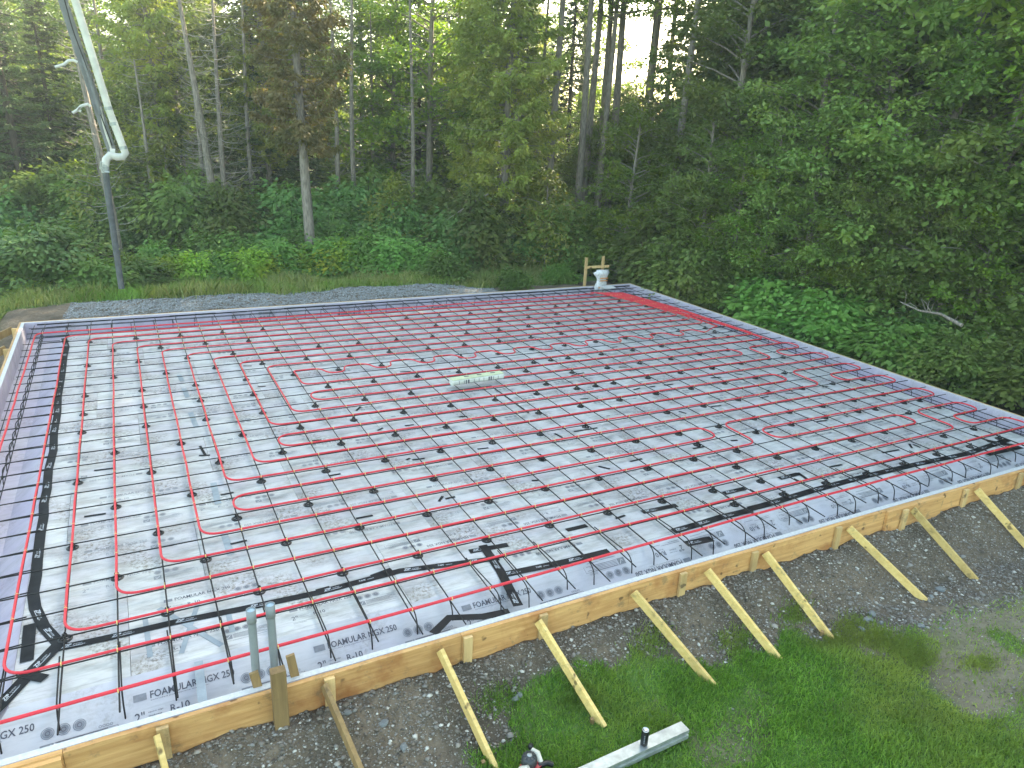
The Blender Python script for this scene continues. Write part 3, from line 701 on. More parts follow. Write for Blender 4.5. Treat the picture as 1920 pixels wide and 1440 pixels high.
SC = """176.5,882,216.5,877 157.5,968.5,198.5,962.5 375,836,385,853 373,854,394,853 413.5,928,438,923 432,1020,463,1013 585,826,603,824.5 616,892,638.5,888 667.5,972,699,966 762,862,769,859 773,862,796,859 708,807,718,802 895,842,916,839.5 823,940,830,930 835,935,853,931 592,1107,618,1100 1076,809,1120,802 1040,812.5,1055,820.5 1181,865,1204,860 1122,874,1144,879 997,901,1010,900 1299,841,1320,837 1154,972,1172,966 1556,875,1579,871 1654,849,1686,843 1712,833,1726,839 1705,832,1710,840 750,697,770,696 860,781.5,876,780 759,798,776,796 806,622.5,843,620 858,650,890,647 945,640,985,635 1000,631,1020,633 1071,704,1095,698.5 1160,688,1175,688 1080,701,1095,699 1245,722,1262,720 1218,725,1228,724 1188,731,1200,727 1088,748,1103,747 1333,762.5,1352,760 1273,771,1287,775 1333,708,1352,707 1377,700,1392,702 1148,651,1158,650 1472.5,737,1487.5,737 1428,745,1441,743 1531,790,1551,788 1435,811,1450,809 1542,726,1552.5,724 1583,778,1590,781 1370,826,1383,825 456,686,472,686 483,725,498,724 668,770,676,762"""
for t in SC.split():
    x0, y0, x1, y1 = map(float, t.split(','))
    tape([(x0, y0), (x1, y1)], .035, 'small black tape scrap stuck on a seam of the foam floor', txt=False, group='small black tape scraps on the foam floor', name='tape_scrap')
tape([(845, 733), (921, 723.5), (955, 748), (992, 774.6)], .035, 'thin black tape bent like an elbow in front of the cream roll', txt=False)
# black tape under the top of the rear wall foam
mb = MB(); x = -.95
while x < 14.1:
    L = RNG.uniform(.5, 1.2); z = -.055+RNG.uniform(-.006, .006); h = RNG.uniform(.022, .038)
    mb.box((x+L/2, 12.171, z), (L, .006, h)); x += L*RNG.uniform(.93, 1.02)
mb.build('tape_strip', M['tape'], label='ragged black tape line high on the rear foam wall', cat='tape strip')

# ------------------------------------------------------------------ cream roll on the grid
t = empty('packaged_roll', tuple(at(848, 722, .03)), label='long cream wrapped bundle lying on the grid in the middle of the slab', cat='wrapped bundle')
a = at(846, 722, .03)-t.location; b = at(941, 708, .03)-t.location
mb = MB(); mb.bar(a+Vector((0, 0, .05)), b+Vector((0, 0, .05)), .15, .10, ch=.03); mb.build('bundle', M['roll_white'], t)
mb = MB(); mb.bar(a+Vector((0, .015, .104)), b+Vector((0, .015, .104)), .15, .012, ch=.004)
u = (b-a).normalized()
mb.build('cover', M['roll_green'], t)
mb = MB(); v = Vector((u.y, -u.x, 0))
for k in range(9):
    p = a+(b-a)*(.12+.095*k)+v*.0765+Vector((0, 0, .05)); mb.bar(p-Vector((0, 0, .03)), p+Vector((0, 0, .03)), .008, .003, up=tuple(v))
for k in (.27, .72):
    for q in (-.02, .02):
        p = a+(b-a)*(k+q)+v*.0775+Vector((0, 0, .05)); mb.bar(p-Vector((0, 0, .035)), p+Vector((0, 0, .035)), .022, .003, up=tuple(v))
for k in (.3, .55, .82):
    p = a+(b-a)*k+Vector((0, .03, .112)); mb.box(p, (.09, .03, .004))
mb.build('black_markings', M['ink'], t)

# ------------------------------------------------------------------ conduits and post at the front left
def conduit(px, py_base, px_top, py_top, lab, yb):
    base = Vector((at(px, py_base, 0).x, yb, -.30))
    lo_, hi_ = 0.2, 1.6
    for _ in range(40):
        m_ = (lo_+hi_)/2
        if proj((base.x, base.y, m_))[1] > py_top: lo_ = m_
        else: hi_ = m_
    top = lo_; t = empty('conduit', tuple(base), label=lab, cat='pipe')
    mb = MB(); H = top-base.z
    mb.lathe((0, 0, 0), [(.033, 0), (.033, H-.12)], 20); mb.lathe((0, 0, 0), [(.033, H-.12), (.038, H-.118), (.038, H), (.033, H), (.033, H-.05)], 20)
    mb.build('pipe', M['pvc'], t)
    mb = MB(); mb.lathe((0, 0, H-.012), [(.0001, .01), (.033, .0)], 20); mb.build('end_plug', M['pvc_in'], t)
    return base, top
b1, t1 = conduit(482, 1278, 473, 1143, 'grey plastic pipe standing left of the brown post', -.41)
b2, t2 = conduit(519, 1270, 513, 1133, 'grey plastic pipe standing behind the brown post', -.36)
p = at(514, 1312, -.33); px_ = p.x
mb = MB(); mb.bar((px_, -.645, -.75), (px_, -.645, .245), .115, .08, up=(0, 1, 0)); mb.build('wooden_post', M['oldwood'], label='thick brown wooden post standing against the outside of the front form', cat='post')
for dx, lb, h in ((-.14, 'short grey wooden wedge left of the brown post', .13), (.15, 'thin grey wooden slat right of the brown post', .20)):
    mb = MB(); mb.bar((px_+dx+.03, -.50, -.2), (px_+dx-.02, -.46, h), .07, .03, up=(0, 1, 0)); mb.build('wood_offcut', M['oldwood'], label=lb, cat='wood slat')

# ------------------------------------------------------------------ manifold at the rear corner
XA = atY(1097, 520, 12.42); XB = atY(1128, 520, 12.42)
t = empty('manifold_frame', (XA.x, 12.42, -.3), label='pale timber frame of two uprights and a crossbar at the rear corner', cat='timber frame')
zt = atY(1097, 483, 12.42).z
for xx, tp in ((XA.x, zt), (XB.x, zt+.02)):
    mb = MB(); mb.bar((xx-XA.x, 0, -.3), (xx-XA.x, 0, tp+.3), .085, .04, up=(0, 1, 0)); mb.build('upright', M['stakewood'], t)
zc = atY(1110, 501, 12.36).z
mb = MB(); mb.bar((-.05, -.04, zc+.3), (XB.x-XA.x+.20, -.04, zc+.3), .04, .07); mb.build('crossbar', M['stakewood'], t)
cx = atY(1119, 520, 12.2).x
t = empty('pipe_manifold', (cx, 12.0, 0), label='heating manifold wrapped in clear plastic with white pipes curving into the slab', cat='pipe manifold')
ztop, zbot = zc-.02, atY(1119, 541, 12.2).z
V = []; Fs = []; nr, na = 14, 18
for k in range(nr+1):
    f = k/nr; z = zbot+(ztop-zbot)*f
    for q in range(na):
        a = 2*math.pi*q/na; wr = (.19+.05*math.sin(f*9)+.03*math.sin(a*3+f*7)+RNG.uniform(-.015, .015))*(.75+.45*f if f < .9 else .9)
        V.append((wr*math.cos(a)*1.0+.05*f, .42*wr*math.sin(a), z))
Fs = [(k*na+q, k*na+(q+1) % na, (k+1)*na+(q+1) % na, (k+1)*na+q) for k in range(nr) for q in range(na)]+[tuple(range(na-1, -1, -1)), tuple(range(nr*na, nr*na+na))]
mb = MB(); mb.add(V, Fs, 0, True); wrap = mb.build('plastic_wrap', M['plastic_wrap'], t)
mb = MB()
for k, (zf, wd) in enumerate(((.16, .30), (.5, .25), (.62, .27))):
    mb.box((.02+.05*zf, -.105, zbot+(ztop-zbot)*zf), (wd, .02, .03))
mb.build('orange_label', M['orange'], wrap)
for k in range(7):
    x = -.17+.055*k; mb = MB()
    mb.tube([(x, 0, zbot+.02), (x-.005, -.03, zbot-.10), (x+.0, -.12, zbot-.22), (x+.07, -.24, .10), (x+.16, -.34, .03)], .019, 7); mb.build('white_pipe', M['white_plastic'] if k == 99 else M['foam_edge'], t)

# ------------------------------------------------------------------ concrete pump boom with hose
YB = 11.4
def pb(px, py, dy=0): return atY(px, py, YB+dy)
t = empty('pump_boom', tuple(pb(197, 300)), label='concrete pump boom with white delivery pipe and hanging grey hose at upper left', cat='pump boom')
O = t.location
mb = MB(); mb.bar(pb(98, -60, .1)-O, pb(210, 283, .05)-O, .16, .15, up=(0, 1, 0)); mb.bar(pb(104, -60, .0)-O, pb(188, 215, -.05)-O, .06, .09, up=(0, 1, 0))
mb.build('arm', M['boom'], t)
mb = MB(); mb.tube([pb(122, -60, -.15)-O, pb(204, 205, -.15)-O, pb(231, 277, -.15)-O], .068, 14)
dpipe = mb.build('delivery_pipe', M['white_pipe'], t)
mb = MB()
for px, py in ((203, 203), (213, 232), (231, 277), (134, -15)):
    a = pb(px, py, -.15)-O; d = Vector(((pb(206, 213)-pb(203, 203)))).normalized(); mb.tube([a-d*.03, a+d*.03], .074, 14)
mb.build('pipe_coupling', M['steel'], dpipe)
mb = MB(); mb.tube([pb(x, y, -.15)-O for x, y in ((231, 277), (235, 287), (230, 294), (218, 294), (206, 291), (199, 299), (197, 312))], .072, 14); mb.build('elbow', M['white_pipe'], t)
mb = MB(); mb.tube([pb(x, y, -.15)-O for x, y in ((198, 322), (204, 375), (212, 430), (220, 485), (228, 541))], .060, 14); hose = mb.build('hose', M['rubber'], t)
mb = MB(); mb.tube([pb(x, y, -.15)-O for x, y in ((196.5, 308), (198, 324))], .074, 14); mb.tube([pb(x, y, -.25)-O for x, y in ((190, 303), (188, 315), (196, 322), (205, 323))], .02, 7); mb.build('hose_clamp', M['steel'], hose)
mb = MB()
for q, (dx, wv_) in enumerate(((4, 1.5),)):
    mb.tube([pb(98+dx*.6+(210-98)*f+wv_*math.sin(f*14+q*2), -60+343*f, -.07-.02*q)-O for f in np.linspace(0, .97, 22)], .012, 6)
mb.build('hydraulic_line', M['chair'], t)
mb = MB(); mb.tube([pb(x, y, .0)-O for x, y in ((187, 200), (196, 240), (209, 282))], .03, 8); mb.tube([pb(x, y, -.1)-O for x, y in ((206, 284), (216, 285))], .06, 8); mb.build('bracket', M['white_pipe'], t)
for pts in (((145, 117), (138, 113), (128, 114), (120, 121), (103, 126)), ((170, 200), (165, 195), (152, 199), (146, 206), (136, 212)), ((150, 201), (146, 206), (152, 209))):
    mb = MB(); mb.tube([pb(x, y, -.1)-O for x, y in pts], .028, 7); mb.build('sling', M['white_pipe'], t)

# ------------------------------------------------------------------ galvanised beam, can, trimmer on the lawn
def gz(x, y): return float(hgt(x, y))
be = at(1284, 1366, -.64); bs = at(1075, 1462, -.64); be.z = bs.z = -.655
u = (bs-be).normalized(); bs = be+u*1.9; s_ = Vector((-u.y, u.x, 0))
pr = [(-.055, -.05), (.055, -.05), (.055, -.012), (.040, -.006), (.040, .008), (.055, .014), (.055, .05), (-.055, .05), (-.055, .014), (-.040, .008), (-.040, -.006), (-.055, -.012)]
mb = MB(); V = [e+s_*x+Vector((0, 0, z)) for e in (be, bs) for x, z in pr]; n = len(pr)
mb.add(V, [(k, (k+1) % n, n+(k+1) % n, n+k) for k in range(n)]+[tuple(range(n)), tuple(range(2*n-1, n-1, -1))])
mb.build('metal_beam', M['steel'], label='galvanised metal beam lying on the lawn at the bottom of the picture', cat='metal beam')
cb = be+u*((at(1208, 1397, -.605)-be).dot(u)); cb.z = -.6045
t = empty('drink_can', tuple(cb), label='tall black drink can standing on the galvanised beam', cat='drink can')
mb = MB(); mb.lathe((0, 0, 0), [(.001, .006), (.022, .002), (.026, 0), (.033, .012), (.033, .145), (.029, .158)], 24); mb.build('body', M['blackcan'], t)
mb = MB(); mb.lathe((0, 0, 0), [(.029, .158), (.0275, .163), (.026, .163), (.0255, .158), (.001, .158)], 24); mb.box((.003, 0, .1595), (.024, .013, .002)); mb.build('lid', M['alu'], t)
mb = MB()
for k in range(5): mb.box((math.sin(-2.4)*.0332, math.cos(-2.4)*.0332, .045+.018*k), (.010, .001, .012), Matrix.Rotation(2.4, 3, 'Z'))
mb.build('white_lettering', M['ink_grey'], t)
e0 = at(992, 1428, -.62); g0 = gz(e0.x, e0.y); e0.z = g0+.01
t = empty('grass_trimmer', tuple(e0), .3, label='small petrol engine head with black starter cap and white tank at the bottom edge', cat='garden tool')
t.scale = (.8, .8, .8)
mb = MB(); mb.lathe((0, 0, 0), [(.001, .235), (.035, .233), (.04, .225), (.07, .215), (.082, .19), (.085, .13), (.08, .12)], 22)
for k in range(10):
    a = k*.628; mb.box((math.cos(a)*.055, math.sin(a)*.055, .226), (.03, .007, .006), Matrix.Rotation(a, 3, 'Z'))
scap = mb.build('starter_cap', M['dark_grey'], t)
mb = MB(); mb.lathe((0, 0, .228), [(.001, .012), (.022, .01), (.03, .002)], 18); mb.build('cap_badge', M['steel'], scap)
mb = MB(); mb.tube([(-.11, .03, .03), (-.12, -.02, .12), (-.08, -.07, .17)], [.045, .05, .03], 10); mb.tube([(.09, .06, .2), (.12, 0, .17), (.11, -.07, .1)], [.025, .035, .03], 10); mb.build('fuel_tank', M['white_plastic'], t)
mb = MB(); mb.box((0, -.03, .07), (.17, .16, .10)); mb.build('engine_cover', M['red_plastic'], t)
mb = MB(); mb.lathe((.10, .08, .19), [(.001, .05), (.026, .048), (.03, .03), (.026, 0)], 12); mb.tube([(.06, -.08, .10), (.16, -.11, .10), (.2, -.16, .08)], .03, 8); mb.build('fuel_cap', M['chair'], t)
mb = MB(); mb.tube([(.0, -.10, .07), (-.1, -.6, .05), (-.25, -1.3, .04)], .013, 8); mb.build('shaft', M['alu'], t)

# ------------------------------------------------------------------ stones and grass
def visible(P, m=60):
    x, y, z = proj(P); return (z > .3) & (x > -m) & (x < 1920+m) & (y > -m) & (y < 1440+m)
ICO_V = np.array([(0, 0, 1), (.9, 0, .3), (.28, .85, .35), (-.72, .53, .3), (-.72, -.53, .35), (.28, -.85, .3), (0, 0, -1)])
ICO_F = np.array([(0, 1, 2), (0, 2, 3), (0, 3, 4), (0, 4, 5), (0, 5, 1), (6, 2, 1), (6, 3, 2), (6, 4, 3), (6, 5, 4), (6, 1, 5)])
def stones(name, P, size, mat, sq=.6, seed=1, **kw):
    r = np.random.default_rng(seed); n = len(P)
    V = ICO_V[None]*(1+r.uniform(-.3, .3, (n, 7, 3)))*r.uniform(.6, 1.25, (n, 1, 3))*np.array([1, 1, sq])
    a = r.uniform(0, 6.28, n); c, s_ = np.cos(a)[:, None], np.sin(a)[:, None]
    x = V[..., 0]*c-V[..., 1]*s_; y = V[..., 0]*s_+V[..., 1]*c
    V = np.stack([x, y, V[..., 2]], -1)*size[:, None, None]+P[:, None, :]
    Fq = (ICO_F[None]+np.arange(n)[:, None, None]*7).reshape(-1, 3)
    return link(name, mesh_np(name, V.reshape(-1, 3), Fq, mat), **kw)
def stone_mat(name, cs):
    m, nt, p = newmat(name); g = N(nt, 'ShaderNodeNewGeometry'); cr = N(nt, 'ShaderNodeValToRGB')
    cr.color_ramp.elements[0].color = (*cs[0], 1); cr.color_ramp.elements[1].color = (*cs[-1], 1)
    for k, c in enumerate(cs[1:-1]): e = cr.color_ramp.elements.new((k+1)/(len(cs)-1)); e.color = (*c, 1)
    nt.links.new(g.outputs['Random Per Island'], cr.inputs[0]); nt.links.new(cr.outputs[0], p.inputs['Base Color']); p.inputs['Roughness'].default_value = .9
    return m
M['gravel'] = stone_mat('gravel_mix', [(.08, .066, .052), (.15, .125, .10), (.21, .185, .155), (.11, .088, .066), (.23, .21, .185), (.28, .27, .255), (.17, .13, .095), (.62, .60, .55)])
M['gravel_blue'] = stone_mat('gravel_rear', [(.16, .17, .175), (.24, .25, .255), (.32, .33, .335), (.20, .21, .215), (.42, .43, .43)])
n = 60000
n = 130000; x = RNG.uniform(-.2, 14.3, n); y = RNG.uniform(-3.0, -.59, n)
k = (RNG.random(n) > lawn_mask(x, y)*1.02) & ((y > gravel_edge(x)-.25) | (RNG.random(n) < .30))
P = np.stack([x, y, hgt(x, y)], -1)[k]; P = P[visible(P)]
sz = .006+.010*RNG.random(len(P))**2+.022*(RNG.random(len(P)) > .988)+.012*(RNG.random(len(P)) > .92)
far_e = P[:, 1] < gravel_edge(P[:, 0])-.2; sz = np.where(far_e, sz*.6, sz)
P[:, 2] += sz*.1
stones('gravel', P, sz, M['gravel'], kind='stuff', label='dark crushed gravel banked along the front form', cat='gravel')
n = 42000
x = RNG.uniform(-1.2, 10.6, n); y = Y1+.03+np.abs(RNG.uniform(0, 1.9, n)); P = np.stack([x, y, hgt(x, y)], -1)
P = P[(RNG.random(n) > lawn_mask(x, y)) & (x > -.6+.1*(y-12))]; sz = .010+.022*RNG.random(len(P))**2
stones('gravel', P, sz, M['gravel_blue'], kind='stuff', label='blue grey crushed stone heaped behind the rear form', cat='gravel', seed=3)
n = 9000
x = X1+.02+RNG.uniform(0, 1.5, n); y = RNG.uniform(-.5, 12, n); P = np.stack([x, y, hgt(x, y)], -1); sz = .008+.025*RNG.random(n)**3
stones('gravel', P, sz, M['gravel'], kind='stuff', label='dark rubble along the outside of the right form', cat='gravel', seed=4)
def rock_mesh(r):
    import bmesh
    bm = bmesh.new(); bmesh.ops.create_icosphere(bm, subdivisions=2, radius=1)
    o = Vector((r.uniform(0, 9), r.uniform(0, 9), 0))
    from mathutils import noise as mn
    for v in bm.verts:
        v.co *= 1+.35*mn.noise(v.co*1.1+o); v.co.z *= .55
    me = bpy.data.meshes.new('rock'); bm.to_mesh(me); bm.free(); me.materials.append(M['rock']); return me
for px, py, s_, lb in [(1635, 1152, .055, 'flat grey rock at the foot of the gravel, topmost of its cluster'), (1627, 1165, .075, 'largest grey rock of the cluster in the grass edge'), (1652, 1168, .035, 'small rock right of the largest grey rock'),
                       (1616, 1181, .055, 'grey rock sunk in the green grass tuft'), (1763, 1106, .06, 'pale grey rock beyond the brace that ends among rocks'), (1746, 1119, .035, 'small pale rock left of the bare dirt'),
                       (1727, 1174, .04, 'grey rock on the patch of blue gravel'), (1764, 1179, .028, 'small rock at the right of the blue gravel patch'), (975, 1303, .04, 'pale round rock at the grass edge left of the lawn'), (968, 1310, .05, 'grey rock beside the pale round rock'),
                       (769, 1245, .045, 'pale rock high on the gravel below the form'), (742, 1262, .04, 'tan rock next to the pale rock below the form'), (689, 1305, .045, 'flat greenish rock in the left gravel'), (626, 1400, .06, 'blue grey rock beside the muddy brace'), (719, 1357, .045, 'flat blue grey flake in the left gravel'), (680, 1290, .035, 'upright flake of rock in the left gravel'), (652, 1336, .035, 'brown rock right of the muddy brace'), (757, 1400, .045, 'pale slab of rock near the lawn edge'), (1690, 1150, .02, 'tiny pale pebble in the blue gravel')]:
    p = at(px, py, -.6); 
    for _ in range(6): p = at(px, py, gz(p.x, p.y))
    o = link('rock', rock_mesh(random), loc=p+Vector((0, 0, s_*.15)), label=lb, cat='rock', group='larger loose rocks in the gravel'); o.scale = (s_, s_*random.uniform(.6, .9), s_*.9); o.rotation_euler = (0, 0, random.uniform(0, 6))

def blades(name, P, H, W, mat, lean=.5, seed=5, **kw):
    r = np.random.default_rng(seed); n = len(P); a = r.uniform(0, 6.28, n); b = r.uniform(0, 6.28, n)
    l = r.uniform(.1, 1, n)*lean
    d = np.stack([np.cos(a)*l, np.sin(a)*l, np.ones(n)], -1); d /= np.linalg.norm(d, axis=1)[:, None]
    d2 = d+np.stack([np.cos(a)*l, np.sin(a)*l, -.35*l], -1); d2 /= np.linalg.norm(d2, axis=1)[:, None]
    s_ = np.stack([np.cos(b), np.sin(b), np.zeros(n)], -1)*(W[:, None]/2)
    m_ = P+d*H[:, None]*.55; t_ = m_+d2*H[:, None]*.45
    V = np.stack([P-s_, P+s_, m_+s_*.8, t_, m_-s_*.8], 1)
    Fq = (np.array([[0, 1, 2, 3, 4]])+np.arange(n)[:, None]*5)
    return link(name, mesh_np(name, V.reshape(-1, 3), Fq, mat), **kw)
n = 420000
x = RNG.uniform(1.5, 14.5, n); y = RNG.uniform(-4.6, -.9, n); P = np.stack([x, y, np.zeros(n)], -1)
k = visible(np.stack([x, y, np.full(n, -.7)], -1), 40); x, y = x[k], y[k]
d_ = np.clip(lawn_mask(x, y)*(.55+.5*vnoise(x, y, 2.3, 31)+.35*vnoise(x, y, 11, 32)), 0, 1)
dist = np.hypot(x-CAM[0], y-CAM[1])
k = RNG.random(len(x)) < d_*np.clip(1.15-.05*dist, .55, 1); x, y = x[k], y[k]
P = np.stack([x, y, hgt(x, y)-.003], -1)
H = (.025+.045*RNG.random(len(x)))*(.5+1.1*vnoise(x, y, 2.9, 33)); W = .006+.006*RNG.random(len(x))
print('lawn blades', len(P))
blades('lawn_grass', P, H, W, L_GRASS, .8, kind='stuff', label='short green lawn grass thinning into dirt', cat='grass')
# taller tufts at the gravel edge
tc = [(1600, 1165), (1630, 1185), (1650, 1195), (1680, 1205), (1700, 1222), (1730, 1235), (1575, 1195), (1490, 1165), (1080, 1325), (1220, 1240), (1840, 1240), (940, 1345), (1380, 1210)]
PP = []
for px, py in tc:
    p = at(px, py, -.70); m_ = 700
    q = np.stack([p.x+RNG.normal(0, .14, m_), p.y+RNG.normal(0, .06, m_)], -1); PP.append(q)
q = np.concatenate(PP); P = np.stack([q[:, 0], q[:, 1], hgt(q[:, 0], q[:, 1])], -1)
blades('tufts', P, .04+.05*RNG.random(len(P)), .004+.003*RNG.random(len(P)), L_GRASS, .9, seed=8, kind='stuff', label='taller green tufts along the edge between lawn and gravel', cat='grass')
# rough grass on the rear bank
n = 90000
x = RNG.uniform(-7, 13.5, n); y = RNG.uniform(13.0, 18.0, n); k = RNG.random(n) < lawn_mask(x, y)*(1-.5*sm((y-16)/2))*(.4+.8*vnoise(x, y, 1.1, 41))
x, y = x[k], y[k]; P = np.stack([x, y, hgt(x, y)], -1)
blades('tall_grass', P, (.10+.28*RNG.random(len(x)))*(.5+vnoise(x, y, .8, 43)), .010+.012*RNG.random(len(x)), L_TALL, .7, seed=9, kind='stuff', label='rough dry and green grass on the bank behind the slab', cat='grass')
n = 30000
x = RNG.uniform(-9, -1.7, n); y = RNG.uniform(7, 13.5, n); P = np.stack([x, y, hgt(x, y)], -1)
blades('tall_grass', P, .08+.2*RNG.random(n), .012+.01*RNG.random(n), L_TALL, .8, seed=10, kind='stuff', label='rough grass left of the slab beyond the form', cat='grass')

# ------------------------------------------------------------------ trees
def leaves(P, D, U, L, W, name, mat):
    """diamond leaves: base P, direction D, normal-ish U"""
    n = len(P); D = D/np.linalg.norm(D, axis=1)[:, None]
    S = np.cross(D, U); S /= np.linalg.norm(S, axis=1)[:, None]+1e-9
    L = L[:, None]; W = W[:, None]
    V = np.stack([P, P+D*L*.45+S*W/2, P+D*L, P+D*L*.45-S*W/2], 1)
    return mesh_np(name, V.reshape(-1, 3), np.arange(n*4).reshape(n, 4), mat)
def trunk_mesh(H, r0, r, bend, limbs, mat, name='trunk', n=9):
    mb = MB(); k = 12; pts = []
    for q in range(k+1):
        f = q/k; pts.append(Vector((bend[0]*f*f*H+.06*math.sin(f*5+r0*90), bend[1]*f*f*H+.05*math.cos(f*4+r0*50)-.05, f*H-.3)))
    mb.tube(pts, [r0*(1.25 if q == 0 else 1)*(1-.8*q/k)+.012 for q in range(k+1)], n)
    for l in limbs: mb.tube(l[0], l[1], 5, cap=False)
    return mb.mesh(name, mat), pts
def tree_proto(kind, H, R, h0, seed, leaf, bark, dens=1.0, bend=(0, 0), r0=.16, nb=None):
    r = np.random.default_rng(seed); limbs = []; Ps = []; Ds = []; Us = []; Ls = []; Ws = []
    def axis(z):
        f = (z+.3)/H; return np.array([bend[0]*f*f*H, bend[1]*f*f*H, z])
    if kind == 'broad':
        nbr = nb or 62
        for b in range(nbr):
            f = (b+.5)/nbr; z = h0+(H*.97-h0)*f**1.05; az = r.uniform(0, 6.28)
            prof = (math.sin(math.pi*min(1, .30+.67*f))**.7)
            Lb = R*prof*r.uniform(.6, 1.15); el = r.uniform(.05, .45)+f*.7
            p0 = axis(z-Lb*.25*math.sin(el)); hd = np.array([math.cos(az), math.sin(az), 0])
            pts = [p0+hd*Lb*t+np.array([0, 0, Lb*t*math.sin(el)*(1-.45*t)]) for t in (0, .3, .6, .85, 1)]
            limbs.append(([Vector(p) for p in pts], [r0*.3*(1-f*.6)+.008, r0*.22*(1-f*.6)+.007, .014, .009, .005]))
            nc = max(4, int(Lb*5.5))
            for c in range(nc):
                t = .28+.75*r.random()**.8
                base = pts[0]+(pts[-1]-pts[0])*t; base[2] = p0[2]+Lb*t*math.sin(el)*(1-.45*t)
                side = np.array([-hd[1], hd[0], 0])*r.normal(0, .22*Lb*(1.1-t)+.12)
                cpos = base+side+np.array([0, 0, r.normal(0, .12)])
                nl = int(r.integers(16, 34)*dens); rad = r.uniform(.22, .42)
                q = r.normal(0, 1, (nl, 3))*np.array([rad*.62, rad*.62, rad*.20]); 
                out = q.copy(); out[:, 2] -= .25*rad; out += hd*.2*rad
                # droop towards the rim of each spray
                q[:, 2] -= (q[:, 0]**2+q[:, 1]**2)*.7
                Ps.append(cpos+q); Ds.append(out+r.normal(0, .12, (nl, 3))); u = np.tile(np.array([0, 0, 1.]), (nl, 1))+r.normal(0, .35, (nl, 3)); Us.append(u)
                Ls.append(r.uniform(.10, .19, nl)); Ws.append(r.uniform(.065, .12, nl))
    else:
        cedar = kind == 'cedar'
        nbr = nb or (150 if cedar else 120)
        for b in range(nbr):
            f = (b+.5)/nbr; z = h0+(H*.985-h0)*f; az = b*2.4+r.uniform(-.4, .4)
            prof = (1-f)**.75*(1 if not cedar else 1.0)+.06
            if cedar: prof = (math.sin(math.pi*min(.96, .12+f*.86)))**.6*(1-.35*f)
            Lb = R*prof*r.uniform(.55, 1.1); droop = r.uniform(.15, .4) if not cedar else r.uniform(-.1, .35)
            hd = np.array([math.cos(az), math.sin(az), 0]); p0 = axis(z)
            def pt(t): return p0+hd*Lb*t+np.array([0, 0, -droop*Lb*t+(.22 if not cedar else .3)*Lb*t*t])
            limbs.append(([Vector(pt(t)) for t in (0, .35, .7, 1)], [.02+.02*(1-f), .015, .009, .004]))
            nc = int(Lb*(13 if not cedar else 12))+3
            for c in range(nc):
                t = .15+.87*r.random()**.75
                sl_ = (.38*Lb*(1.05-t)+.10)*r.choice([-1, 1])*r.uniform(.2, 1)
                sd3 = np.array([-hd[1], hd[0], 0]); cpos = pt(t)
                nl = int((13 if not cedar else 15)*dens)
                tt = r.random(nl)
                q = cpos+sd3*(sl_*tt)[:, None]+hd*(abs(sl_)*.6*tt)[:, None]+np.stack([np.zeros(nl), np.zeros(nl), -abs(sl_)*tt*tt*(.35 if not cedar else .55)], -1)+r.normal(0, .025 if not cedar else .055, (nl, 3))
                Ps.append(q)
                dd = sd3*np.sign(sl_)+hd*.9+np.array([0, 0, -.25 if not cedar else -.9])
                Ds.append(dd+r.normal(0, .45 if not cedar else .6, (nl, 3))); Us.append(np.array([0, 0, 1.])+r.normal(0, .5 if not cedar else .9, (nl, 3)))
                Ls.append(r.uniform(.09, .19, nl)); Ws.append(r.uniform(.028, .06, nl) if not cedar else r.uniform(.045, .085, nl))
    P = np.concatenate(Ps); me = leaves(P, np.concatenate(Ds), np.concatenate(Us), np.concatenate(Ls), np.concatenate(Ws), 'crown', leaf)
    tm, _ = trunk_mesh(H, r0, None, bend, limbs, bark)
    return tm, me
def snag_proto(H, r0, bend, seed, twigs=60, bark='deadwood', h0=1.5, Lm=1.6):
    r = np.random.default_rng(seed); limbs = []; tw = MB()
    for b in range(twigs):
        f = (b+.5)/twigs; z = h0+(H*.97-h0)*f; az = r.uniform(0, 6.28); L = Lm*r.uniform(.4, 1)*(1-.6*f); ff = (z+.3)/H
        p0 = Vector((bend[0]*ff*ff*H, bend[1]*ff*ff*H, z)); hd = Vector((math.cos(az), math.sin(az), 0)); dr = r.uniform(-.1, .55)
        pts = [p0+hd*L*t+Vector((0, 0, -dr*L*t+.65*L*t*t*r.uniform(.6, 1.2))) for t in (0, .25, .5, .75, 1)]
        tw.tube(pts, [.014, .011, .008, .006, .003], 4, cap=False)
        for s2 in range(4):
            t = r.uniform(.3, .9); q0 = pts[0].lerp(pts[-1], t); q0.z = pts[int(t*4)].z; sdv = Vector((-hd.y, hd.x, 0))*r.choice([-1, 1]); l2 = L*r.uniform(.15, .4)
            tw.tube([q0, q0+(hd*.5+sdv)*l2*.5, q0+(hd*.7+sdv)*l2+Vector((0, 0, l2*.3))], [.006, .004, .002], 3, cap=False)
    tm, _ = trunk_mesh(H, r0, None, bend, [], M['bark'])
    return tm, tw.mesh('branches', M['deadwood'])
PR = {}
PR['broadA'] = tree_proto('broad', 11.5, 2.9, 1.2, 1, L_MAPLED, M['bark'], nb=80)
PR['broadB'] = tree_proto('broad', 9.5, 2.5, .9, 2, L_MAPLED, M['bark'], nb=70)
PR['mapleA'] = tree_proto('broad', 12.0, 3.0, 4.2, 3, L_MAPLE, M['bark'], r0=.15, nb=60, bend=(.03, 0))
PR['mapleB'] = tree_proto('broad', 8.0, 2.4, .6, 4, L_MAPLE, M['bark'], r0=.10, nb=60)
PR['spruceA'] = tree_proto('spruce', 13.0, 2.3, .6, 5, L_SPRUCE, M['bark_dark'], r0=.15, nb=170)
PR['spruceB'] = tree_proto('spruce', 10.0, 1.9, .4, 6, L_SPRUCE, M['bark_dark'], r0=.12, nb=150)
